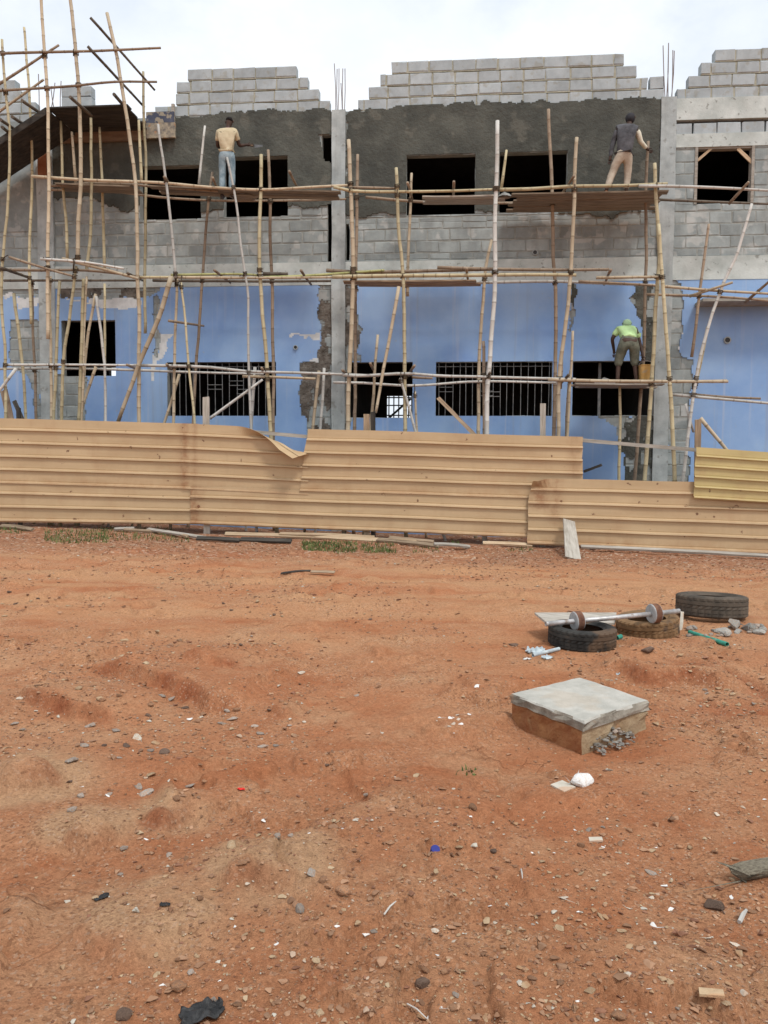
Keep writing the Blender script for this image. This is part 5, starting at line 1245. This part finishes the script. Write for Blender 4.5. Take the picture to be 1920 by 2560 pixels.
# thin board lying behind the tyres
q = [at_depth(jy(235, 222), ty1+.42), at_depth(jy(735, 222), ty2+.35), at_depth(jy(725, 285), ty2+.02), at_depth(jy(312, 285), ty1+.12)]
mb = MB(); mb.quadbox([p-Vector((0,0,.02)) for p in q]+q); o = mb.build('board', M['wood_grey'], None, q[3]); tag(o, 'thin grey-beige board resting behind the barbell on the near black tyre', 'board')
def tubeobj(name, a, b, r, mat, label, cat, n=10):
    A, B = gp(a)+Vector((0,0,r)), gp(b)+Vector((0,0,r)); mb = MB(); mb.lathe([(r, 0), (r, (B-A).length), (r*.8, (B-A).length), (r*.8, 0)], n, A, (B-A).normalized()); o = mb.build(name, M[mat], None, A); tag(o, label, cat)
tubeobj('pipe', jy(1180, 355), jy(1410, 430), .02, 'green', 'green plastic pipe lying beside the rubble near the big tyre', 'pipe')
tubeobj('pipe', jy(225, 495), jy(385, 455), .016, 'bluegrey', 'pale blue-green plastic pipe piece in front of the near black tyre', 'pipe')
tubeobj('pipe', jy(740, 390), jy(765, 380), .02, 'green', 'short green pipe end between the black tyre and the muddy tyre', 'pipe')
# concrete inspection chamber
fc, lc, rc = gp(jy(530, 1100)), gp(jy(78, 935)), gp(jy(905, 1005))
topz = at_depth(jy(530, 882), fc.y).z
def at_z(p, z): r = ray(p); t = (z-CAMZ)/r.z; return CAM+r*t
fc, rc, bc, lc = [at_z(jy(*q), topz) for q in ((530,882), (930,757), (512,617), (84,717))]
z0 = min(g1(q.x, q.y) for q in (fc, rc, bc, lc))-.06
CB = thing('inspection_chamber', 'low square concrete box with a pale slab lid in the dirt, front corner broken', 'concrete box', Vector((fc.x, fc.y, z0+.06)))
ctr = (fc+bc)/2
def prism(cs, za, zb, sc, jit=0, n=8):
    mb = MB(); per = []
    for i in range(4):
        a, b = cs[i], cs[(i+1) % 4]
        for k in range(n): p = a.lerp(b, k/n); per.append(Vector((ctr.x+(p.x-ctr.x)*sc, ctr.y+(p.y-ctr.y)*sc, 0)))
    m = len(per); lv = [za, za+(zb-za)*.3, za+(zb-za)*.7, zb-.012, zb]
    for li, z in enumerate(lv):
        for i, p in enumerate(per):
            j = Vector((mnoise.noise(p*19+Vector((0,0,z*30))), mnoise.noise(p*17+Vector((5,0,z*30))), .6*mnoise.noise(p*13+Vector((0,8,z*10)))))*jit
            q = p.copy()
            if li == 4: q = ctr.lerp(p, .975); q.z = 0
            mb.v.append(Vector((q.x, q.y, z))+j*(1 if li < 4 else .35))
    for l in range(4):
        for i in range(m): k = (i+1) % m; mb.f.append((l*m+i, l*m+k, (l+1)*m+k, (l+1)*m+i)); mb.m.append(0)
    b = len(mb.v); mb.v.append(Vector((ctr.x, ctr.y, zb+.004)))
    for i in range(m): mb.f.append((4*m+i, 4*m+(i+1) % m, b)); mb.m.append(0)
    mb.f.append(tuple(reversed(range(m)))); mb.m.append(0)
    return mb
cs = [fc, rc, bc, lc]
o = prism(cs, z0, topz-.057, .965, .022).build('brick_base', [M['brickbase'], M['boxside']], CB)
_n = (rc-fc).cross(Vector((0,0,1))).normalized()
for p_ in o.data.polygons:
    if abs(p_.normal.dot(_n)) > .75: p_.material_index = 1
o = prism(cs, topz-.058, topz, 1.005, .02).build('lid', [M['slab'], M['lidedge']], CB)
for p_ in o.data.polygons:
    if abs(p_.normal.z) < .5: p_.material_index = 1
# stones
def hull(seed, n=14, flat_=1., el=1.):
    rnd = random.Random(seed); bm = bmesh.new()
    for _ in range(n):
        v = Vector((rnd.gauss(0,1), rnd.gauss(0,1), rnd.gauss(0,1))).normalized()*rnd.uniform(.8, 1.05); bm.verts.new((v.x*el, v.y, v.z*flat_))
    bmesh.ops.convex_hull(bm, input=list(bm.verts))
    for v in [v for v in bm.verts if not v.link_faces]: bm.verts.remove(v)
    bmesh.ops.bevel(bm, geom=list(bm.edges), offset=.09, segments=1, affect='EDGES', profile=.5)
    bmesh.ops.recalc_face_normals(bm, faces=bm.faces)
    V = [v.co.copy() for v in bm.verts]; F = [tuple(v.index for v in f.verts) for f in bm.faces]
    bm.verts.index_update(); F = [tuple(v.index for v in f.verts) for f in bm.faces]; bm.free(); return V, F
SM = {}
def stone_mesh(kind, mat, i):
    k = (kind, mat, i)
    if k not in SM:
        fl, el, n = {'round': (.62, 1.25, 18), 'flat': (.3, 1.3, 12), 'chip': (.2, 1.4, 9), 'big': (.6, 1.3, 26)}[kind]
        V, F = hull(hash((kind, i)) % 1000 if False else {'round': 100, 'flat': 200, 'chip': 300, 'big': 400}[kind]+i, n, fl, el)
        mb = MB(); mb.add(V, F); me = bpy.data.meshes.new('stone'); me.from_pydata(mb.v, [], mb.f); me.materials.append(M[mat]); me.update(); SM[k] = me
    return SM[k]
NST = 0
CL = {'st_br': ('stone', 'small reddish-brown stone lying loose on the red dirt', 'small brown stones'), 'st_gr': ('stone', 'small grey stone lying loose on the red dirt', 'small grey stones'), 'st_tan': ('stone', 'small tan stone lying loose on the red dirt', 'small tan stones'),
      'st_wh': ('tile_chip', 'tiny white tile chip lying on the red dirt', 'white tile chips'), 'st_pale': ('tile_chip', 'small flat beige tile chip lying on the red dirt', 'beige tile chips'), 'st_dk': ('stone', 'small dark brown stone lying loose on the red dirt', 'small dark stones'), 'concrete': ('stone', '', '')}
def stone(p, wpx, kind, mat, label=None, name=None, ht=None, cat=None, P=None, sz=None, sink=.5):
    global NST
    P = P or gp(p); dist = (P-CAM).length
    w = sz or wpx*dist/FPX
    me = stone_mesh(kind, mat, NST % 5); NST += 1
    nm, lab, grp = CL.get(mat, ('stone', '', ''))
    o = bpy.data.objects.new(name or nm, me); COL.objects.link(o)
    r = w/2/1.25; o.scale = (r, r*random.uniform(.85, 1.1), r*random.uniform(.85, 1.15)*(ht or 1))
    o.rotation_euler = (random.uniform(-.25, .25), random.uniform(-.25, .25), random.uniform(0, 6.28))
    fl = {'round': .62, 'flat': .3, 'chip': .2, 'big': .6}[kind]
    o.location = P+Vector((0,0,r*fl*(1-sink)))
    tag(o, label or lab, cat or ('tile' if nm == 'tile_chip' else 'stone'), None if label else grp, 'thing')
    return o
k_, l_ = .57866, .57866
# notable stones
stone(cL(860,105), 105*l_, 'big', 'st_wh', 'fist-sized white rock on the dirt in front of the concrete box', 'rock', 1.55)
stone(cK(655,65), 70*k_, 'flat', 'st_tan', 'flat pale tan stone amid the grey stones in the left middle of the dirt'); stone(cK(1000,378), 70*k_, 'round', 'st_tan', 'rounded yellowish stone behind the eroded hump of dirt')
stone(cK(1480,575), 95*k_, 'round', 'st_br', 'largest brown stone of the row right of the eroded hump'); stone(cK(770,990), 80*k_, 'round', 'st_br', 'brown stone just above the black plastic scrap'); stone(cK(535,1110), 72*k_, 'round', 'st_dk', 'dark brown stone left of the black plastic scrap')
stone(cL(165,975), 70*l_, 'round', 'st_dk', 'dark brown lump near the bottom centre of the dirt', None, 1.2); stone(cL(1430,640), 85*l_, 'round', 'st_dk', 'dark brown clod below the long grey rock at the right edge')
stone(cL(1010,1115), 68*l_, 'round', 'st_br', 'brown stone at the bottom edge right of the grey chips'); stone(cL(1480,1055), 62*l_, 'flat', 'st_tan', 'tan stone touching the pale slab chip at lower right')
stone(cJ(925,462), 90*.41, 'round', 'st_dk', 'dark brown clod in front of the muddy tyre', None, 1.1); stone(cJ(108,425), 85*.41, 'flat', 'st_dk', 'reddish-brown brick piece left of the near black tyre', 'brick_piece', 1.6, 'brick')
# long rock at the right edge
o = stone(cL(1640,485), 340*l_, 'big', 'rock_olive', 'long grey-brown rock entering at the right edge', 'rock', .8); o.scale = (o.scale[0], o.scale[1]*.45, o.scale[2]*.6); o.rotation_euler = (0, 0, .35); o.location.z = gp(cL(1640,500)).z+.02
for (x, y, w, kd, m) in ((885,80,42,'flat','st_br'), (1585,155,36,'round','st_gr'), (765,170,40,'round','st_br'), (310,220,46,'round','st_gr'), (535,385,42,'round','st_gr'), (635,405,46,'flat','st_br'), (730,415,36,'round','st_gr'), (805,430,42,'flat','st_br'),
    (600,468,36,'round','st_br'), (740,480,36,'round','st_br'), (335,480,30,'round','st_br'), (520,495,36,'flat','st_gr'), (865,602,36,'round','st_br'), (1295,650,62,'round','st_gr'), (1395,522,52,'round','st_br'), (1420,550,42,'round','st_br'), (1345,490,72,'flat','st_gr'),
    (1180,425,46,'round','st_br'), (1025,1060,56,'flat','st_br'), (925,1040,32,'round','st_gr'), (825,918,42,'flat','st_gr'), (1545,745,36,'round','st_tan'), (1580,715,46,'chip','st_wh'), (1615,710,46,'flat','st_gr'), (1195,797,36,'chip','st_wh'), (1458,722,32,'chip','st_wh'),
    (697,978,36,'chip','st_wh'), (1340,318,26,'chip','st_wh'), (632,343,26,'chip','st_wh'), (1140,262,40,'flat','st_wh'), (468,155,32,'chip','st_wh'), (355,115,26,'chip','st_wh'), (1015,720,22,'chip','st_wh'), (948,955,20,'chip','st_wh'), (1590,583,18,'chip','st_wh'), (1255,330,36,'round','st_gr'), (1200,350,42,'round','st_gr'),
    (1160,295,24,'chip','st_wh'), (1215,300,24,'chip','st_wh'), (1480,297,18,'chip','st_wh'), (1060,755,34,'flat','st_tan'), (1135,740,40,'flat','st_tan'), (930,758,44,'flat','st_br'), (770,865,32,'round','st_br'), (850,850,28,'round','st_tan'), (300,95,40,'flat','st_dk'), (350,160,40,'round','st_gr'), (600,120,46,'flat','st_gr'), (640,150,50,'flat','st_gr'), (1450,430,30,'flat','st_br'), (1605,262,26,'flat','st_pale'), (1045,445,60,'flat','st_br')):
    stone(cK(x, y), w*k_, kd, m)
for (x, y, w, kd, m) in ((1130,148,30,'round','st_br'), (1640,170,26,'chip','st_wh'), (915,348,46,'flat','st_pale'), (948,376,24,'chip','st_wh'), (1013,400,42,'chip','st_pale'), (825,303,20,'chip','st_wh'), (850,372,40,'round','st_br'), (885,305,32,'round','st_gr'), (945,292,36,'flat','st_gr'), (1060,308,36,'round','st_br'),
    (1150,490,56,'flat','st_gr'), (1210,542,30,'chip','st_wh'), (780,597,62,'chip','st_pale'), (838,655,24,'chip','st_wh'), (1062,640,42,'chip','st_pale'), (940,680,50,'flat','st_tan'), (1235,645,34,'chip','st_wh'), (1165,715,46,'chip','st_wh'), (1025,740,52,'flat','st_tan'), (218,740,56,'flat','st_pale'), (232,845,26,'chip','st_wh'), (590,735,32,'chip','st_pale'), (648,775,22,'chip','st_wh'),
    (305,785,34,'chip','st_pale'), (262,918,42,'round','st_br'), (315,1000,26,'chip','st_wh'), (310,1025,46,'flat','st_gr'), (890,1000,52,'flat','st_tan'), (765,965,46,'flat','st_br'), (1145,988,30,'chip','st_wh'), (375,1125,32,'chip','st_wh'), (190,1115,30,'chip','st_wh'), (248,1070,24,'chip','st_wh'), (1445,530,58,'flat','st_br'), (1505,520,32,'round','st_tan'), (1580,655,56,'flat','st_br'),
    (1500,597,30,'chip','st_wh'), (25,360,52,'flat','st_br'), (230,362,36,'round','st_br'), (325,362,46,'flat','st_tan'), (225,268,32,'flat','st_pale'), (370,243,22,'chip','st_wh'), (65,85,22,'chip','st_wh'), (100,135,22,'chip','st_wh'), (470,398,42,'round','st_dk'), (385,210,52,'round','st_br'), (440,135,42,'flat','st_br'), (255,125,46,'flat','st_br'), (1178,378,18,'chip','st_wh'), (735,403,20,'chip','st_wh'), (637,400,24,'chip','st_wh'),
    (685,440,44,'flat','st_tan'), (850,490,42,'flat','st_tan'), (755,505,34,'flat','st_tan'), (990,530,40,'flat','st_br'), (1070,565,50,'flat','st_br'), (1155,595,30,'flat','st_pale'), (660,680,34,'flat','st_tan'), (480,705,26,'flat','st_pale'), (730,770,30,'flat','st_br'), (1240,910,20,'chip','st_wh'), (1365,885,26,'chip','st_pale'), (1385,900,24,'chip','st_pale'), (1050,930,44,'flat','st_pale'), (1400,768,56,'chip','st_pale'), (1520,800,50,'chip','st_pale'), (835,1045,20,'chip','st_wh'), (1150,1090,18,'chip','st_wh'), (180,915,44,'round','st_br'), (60,905,40,'round','st_br'), (300,1075,44,'round','st_br'), (455,658,20,'chip','st_wh'), (1440,237,40,'flat','st_pale'), (1280,380,34,'round','st_br'), (1320,382,34,'round','st_tan'), (1430,400,34,'round','st_br')):
    stone(cL(x, y), w*l_, kd, m)
for (x, y, w, kd, m) in ((60,640,40,'flat','st_gr'), (95,665,38,'flat','st_gr'), (390,650,56,'flat','st_gr'), (500,670,50,'flat','st_gr'), (590,702,60,'flat','st_pale'), (650,757,42,'flat','st_gr'), (360,735,50,'flat','st_gr'), (310,800,70,'flat','st_gr'), (700,520,40,'flat','st_gr'), (740,532,42,'flat','st_gr'), (880,597,40,'flat','st_br'), (1000,620,60,'flat','st_gr'), (960,640,40,'flat','st_gr'), (1100,650,36,'flat','st_gr'), (1120,682,44,'flat','st_gr'), (1190,735,36,'flat','st_gr'), (1135,737,50,'flat','st_gr'), (1250,647,26,'flat','st_gr'),
    (1315,632,30,'flat','st_pale'), (340,490,28,'round','st_tan'), (430,535,32,'round','st_tan'), (515,520,26,'round','st_br'), (535,502,26,'round','st_br'), (650,557,42,'flat','st_br'), (820,622,42,'flat','st_wh'), (800,572,42,'flat','st_dk'), (1165,580,36,'flat','st_dk'), (1025,580,32,'round','st_br'), (980,587,30,'round','st_gr'), (710,766,42,'round','st_dk'), (515,787,30,'flat','st_gr'), (450,735,24,'round','st_dk'), (545,737,40,'flat','st_dk'), (630,942,70,'flat','st_gr'), (600,912,46,'flat','st_gr'), (820,910,56,'flat','st_gr'), (470,945,36,'flat','st_gr'),
    (1410,820,28,'round','st_dk'), (1435,790,32,'flat','st_br'), (860,817,34,'flat','st_br'), (1040,300,24,'round','st_dk'), (1095,250,26,'round','st_br'), (1185,170,22,'round','st_dk'), (1000,150,18,'round','st_dk'), (965,120,16,'round','st_dk'), (1540,517,30,'flat','st_gr'), (40,70,18,'round','st_dk'), (65,124,20,'round','st_dk'), (85,530,30,'flat','st_pale'), (840,685,34,'flat','st_br'), (440,540,30,'round','st_br'), (640,605,26,'round','st_dk'), (1300,420,40,'flat','st_pale'), (540,280,40,'flat','st_tan'), (780,105,16,'round','st_dk'), (165,100,16,'round','st_dk'), (535,135,18,'round','st_br'), (1600,190,20,'round','st_dk'), (1120,815,24,'chip','st_wh')):
    stone(cM(x, y), w*k_*1.2, kd, m)
# rubble by the big tyre and at the broken corner of the box
for (x, y, w, kd, ht, lab) in ((1450,330,110,'flat',1.9,'upright grey slab of broken concrete in front of the big tyre'), (1385,360,130,'round',1.,'largest rounded lump of broken concrete in front of the big tyre'), (1540,330,110,'round',1.1,'grey lump of broken concrete at the right foot of the big tyre'), (1610,355,95,'round',1.,'lump of broken concrete farthest right beside the big tyre')):
    o = stone(cJ(x, y), w*.41, kd, 'rubble', lab, 'concrete_rubble', ht, 'rubble')
    if 'upright' in lab: o.rotation_euler = (1.1, .3, .3); o.location.z += .05
CL['st_gr'] = ('concrete_rubble', 'fist-sized bit of broken grey concrete beside the big tyre', 'rubble beside the big tyre')
for k in range(24): stone(cJ(random.uniform(1150, 1650), random.uniform(305, 372)), random.uniform(28, 70)*.41, 'round', random.choice(['st_gr', 'rubble']), 'fist-sized bit of broken grey concrete beside the big tyre', 'concrete_rubble', cat='rubble')['group'] = 'rubble beside the big tyre'
CL['st_gr'] = ('concrete_rubble', 'small bit of broken concrete at the crumbled front corner of the concrete box', 'rubble at the concrete box')
outw = Vector((-_n.x, -_n.y, 0)).normalized() if _n.y > 0 else Vector((_n.x, _n.y, 0)).normalized()
for k in range(84):
    t = random.random(); hh = max(0, 1-((t-.45)/.5)**2); w_ = random.random()
    P = fc.lerp(rc, .12+.66*t)+outw*(-.02+.10*w_)
    P.z = g1(P.x, P.y)+.01+.105*hh*(1-w_)*random.uniform(.5, 1)
    stone(None, 0, random.choice(['round', 'flat']), random.choice(['st_gr', 'rubble', 'rubble']), 'small bit of broken concrete heaped at the crumbled side of the concrete box', 'concrete_rubble', cat='rubble', P=P, sz=random.uniform(.016, .052), sink=.3)['group'] = 'rubble at the concrete box'
CL['st_gr'] = ('stone', 'small grey stone lying loose on the red dirt', 'small grey stones')
stone(cP(1030,1485), 18*1.157, 'round', 'st_wh', 'small white stone alone on the dirt left of the concrete box', 'rock')
for k in range(14): stone((1134+random.gauss(0, 22), 1805+random.gauss(0, 14)), random.uniform(8, 20), 'chip', random.choice(['st_wh', 'st_pale', 'st_wh']))
for k in range(26): stone(cJ(random.uniform(1150, 1650), random.uniform(690, 800)), random.uniform(8, 22), random.choice(['flat', 'round']), random.choice(['st_gr', 'st_tan', 'st_br']))
# square tile pieces
def tile(p, a, b, mat, label, rot, t=.004):
    c = gp(p)+Vector((0,0,t)); q = Matrix.Rotation(rot, 3, 'Z'); mb = MB(); P = []
    for z in (-t, t):
        for (x, y) in ((-a,-b), (a,-b*.9), (a*.95,b), (-a,b)): P.append(c+q @ Vector((x, y, 0))+Vector((0,0,z+.1*x)))
    mb.quadbox(P); tag(mb.build('tile', M[mat], None, c), label, 'tile')
tile(cL(775,118), .038, .05, 'st_pale', 'square beige tile piece lying left of the white rock', .5); tile(cL(1415,1012), .034, .016, 'st_tan', 'oblong pale slab chip at the lower right', -.3); tile(cL(915,348), .028, .018, 'st_pale', 'oblong pale tile piece in the middle right of the dirt', -.15)
# litter
def scrap(p, w, h, mat, label, cat, name, rot=0, lift=.35):
    c = gp(p); dist = (c-CAM).length; s = w*k_*dist/FPX/2; n = 14; mb = MB()
    for i in range(n+1):
        for j in range(n+1):
            x, y = (i/n*2-1), (j/n*2-1); e = 1-.35*abs(mnoise.noise(Vector((x*1.7+c.x*9, y*1.7, 2))))-.22*(x*x*y*y)
            P = Matrix.Rotation(rot, 3, 'Z') @ Vector((x*e*s, y*e*s*h, 0))
            P += c; P.z = g1(P.x, P.y)+.006+s*lift*abs(mnoise.noise(Vector((x*2.1, y*2.3, c.x*7)))); mb.v.append(P)
    for i in range(n):
        for j in range(n): a = i*(n+1)+j; mb.f.append((a, a+n+1, a+n+2, a+1)); mb.m.append(0)
    o = mb.build(name, M[mat], None, c, smooth=True, fix=False); md = o.modifiers.new('t', 'SOLIDIFY'); md.thickness = .003; tag(o, label, cat)
scrap(cK(870,1105), 165, .75, 'black', 'crumpled black plastic scrap at the bottom edge', 'plastic scrap', 'plastic_scrap', .2, .6)
scrap(cK(440,598), 55, .6, 'black', 'small flat black scrap on the smooth dirt at left', 'plastic scrap', 'plastic_scrap', .3); scrap(cK(712,630), 42, .6, 'black', 'small dark scrap right of the flat black one', 'plastic scrap', 'plastic_scrap', .1)
scrap(cK(1043,131), 32, .6, 'red', 'bright red plastic scrap in the middle of the dirt', 'plastic scrap', 'plastic_scrap', .1, .5); scrap(cJ(240,465), 120*.7, .8, 'bluegrey', 'crumpled pale blue plastic in front of the near black tyre', 'plastic scrap', 'plastic_scrap', .1, .6)
scrap(cJ(310,500), 50, .7, 'bluegrey', 'small pale blue plastic bit below the crumpled one', 'plastic scrap', 'plastic_scrap', .4, .5); scrap(cJ(190,510), 40, .5, 'st_wh', 'small white paper bit left of the pale blue plastic', 'paper scrap', 'paper_scrap', .4, .4)
scrap(cJ(740,550), 22, .5, 'bluegrey', 'pale plastic sliver between the tyres and the concrete box', 'plastic scrap', 'plastic_scrap', -.5, .5)
tag(plank('paper_strip', gp(cJ(1128,330)), at_depth(jy(1136,225), gp(cJ(1128,330)).y+.1), .03, .004, M['st_pale'], None, Vector((0,-1,.2))), 'white paper strip standing between the muddy tyre and the big tyre', 'paper scrap')
c = gp(cL(218,420))+Vector((0,0,.022)); mb = MB(); s_ = .019; mb.lathe([(.001, .022), (s_*.9, .022), (s_, .018), (s_, 0), (s_*.85, 0), (s_*.85, .017), (.001, .017)], 24, c, Vector((.15,-.5,.8)).normalized(), close=False, mod=lambda r, z, a, i: r*(.97 if a % 2 and i in (2,3) else 1)); tag(mb.build('bottle_cap', M['cap_blue'], None, c), 'dark blue plastic bottle cap on the dirt', 'bottle cap')
for (a, b, lab, r) in ((cL(0,678), cL(52,648), 'pale straight stick left of centre on the dirt', .0032), (cL(592,480), cL(598,525), 'thin pale stalk standing on the gravelly dirt', .003), (cL(1535,710), cL(1565,662), 'short forked pale stick at the right', .008), (cL(100,1065), cL(185,1135), 'dry bent twig at the bottom of the dirt', .0022)):
    A, B = gp(a)+Vector((0,0,.008)), gp(b)+Vector((0,0,.012)); mb = MB(); mb.tube([A, (A+B)/2+Vector((0,0,.006)), B], [r, r, r*.6], 6); tag(mb.build('stick', M['bam_g'], None, A), lab, 'stick')
# random loose stones (individuals) weighted to the places the photo shows them
def rand_spots(n, boxes):
    out = []
    for _ in range(n):
        (cv, x0, x1, y0, y1) = random.choice(boxes); out.append(cv(random.uniform(x0, x1), random.uniform(y0, y1)))
    return out
for p in rand_spots(60, [(cM,0,700,600,960), (cM,700,1500,560,900), (cK,900,1659,250,700), (cL,0,1659,300,1130), (cL,0,1659,300,1130), (cM,900,1659,250,560)]):
    m = random.choice(['st_br','st_br','st_gr','st_br','st_pale','st_tan']); stone(p, random.uniform(10, 24)*k_, random.choice(['round','flat']), m)
# gravel: grit nobody could count, one object
def gravel():
    base = [hull(900+i, 8, .6, 1.2) for i in range(6)]
    n = 22000; pts = []
    while len(pts) < n:
        k = 20000; r = np.exp(RNG.uniform(math.log(1.8), math.log(16.2), k)); a = RNG.uniform(-.6, .6, k); x = r*np.sin(a); y = r*np.cos(a)
        dens = sst(-.28, .34, fbm(x*.9, y*.9, 91, 4)) + .8*sst(11.5, 13, y) + .35*sst(.3, 1.2, x)*(1-sst(5.5, 6.5, y))
        m = (RNG.uniform(0, 1.1, k) < dens) & (y < 16.0); pts += list(zip(x[m], y[m]))
    pts = np.array(pts[:n]); z = gh(pts[:, 0], pts[:, 1]); Vs = []; Fs = []; ms = []; b = 0
    for i in range(n):
        V, F = base[i % 6]; dist = math.hypot(*pts[i]); s = min(.032, (.0022+.0013*RNG.exponential(1.)+(RNG.uniform(.003, .007) if RNG.uniform() < .035 else 0))*(1+dist*.3))
        q = Matrix.Rotation(RNG.uniform(0, 6.28), 3, 'Z'); A = np.array([tuple(q @ v) for v in V])*s*np.array([1, 1, .8]); Vs.append(A+np.array([pts[i, 0], pts[i, 1], z[i]+s*.2]))
        Fs += [tuple(j+b for j in f) for f in F]; b += len(V); t = RNG.uniform(); mi = 0 if t < .66 else 1 if t < .80 else 2 if t < .95 else 3; ms += [mi]*len(F)
    me = bpy.data.meshes.new('gravel'); me.from_pydata(np.vstack(Vs).tolist(), [], Fs)
    for m in ('grit_br', 'grit_red', 'st_tan', 'st_pale'): me.materials.append(M[m])
    me.polygons.foreach_set('material_index', ms); me.update(); o = bpy.data.objects.new('gravel', me); COL.objects.link(o); tag(o, 'fine brown grit and gravel strewn over the red dirt', 'gravel', kind='stuff')
gravel()
# grass at the fence foot
def grass():
    mb = MB(); spots = [(cI,230,560,635,705,800), (cI,520,900,620,690,550), (cI,0,140,630,650,120), (cI2,120,400,655,712,1000), (cI2,420,600,665,712,450), (cI2,690,830,690,705,60), (cI2,870,930,650,665,40), (cI,900,980,670,700,50), (cI,1560,1660,690,740,150), (cL,300,400,40,75,14), (cI2,1180,1320,685,705,70)]
    for (cv, x0, x1, y0, y1, n) in spots:
        for _ in range(n):
            c = gp_fast(cv(random.uniform(x0, x1), random.uniform(y0, y1))); h = random.uniform(.02, .085)*(1 if c.y > 8 else .5); an = random.uniform(0, 6.28); w = random.uniform(.004, .009); ln = random.uniform(.2, .9)*h; d = Vector((math.cos(an), math.sin(an), 0)); s = Vector((-d.y, d.x, 0))
            b = len(mb.v); mb.v += [c-s*w, c+s*w, c+d*ln*.4+Vector((0,0,h*.65))+s*w*.7, c+d*ln*.4+Vector((0,0,h*.65))-s*w*.7, c+d*ln+Vector((0,0,h))]
            mb.f += [(b, b+1, b+2, b+3), (b+3, b+2, b+4)]; mb.m += [0, 0]
    o = mb.build('grass', M['grass'], None, None, fix=False); tag(o, 'short green grass growing along the foot of the fence', 'grass', kind='stuff')
def gp_fast(p):
    r = ray(p); z = 0.
    for _ in range(3): t = (z-CAMZ)/r.z; P = CAM+r*t; z = g1(P.x, P.y)
    return Vector((P.x, P.y, z-.005))
grass()
for o in ROOTS: del o['_o']
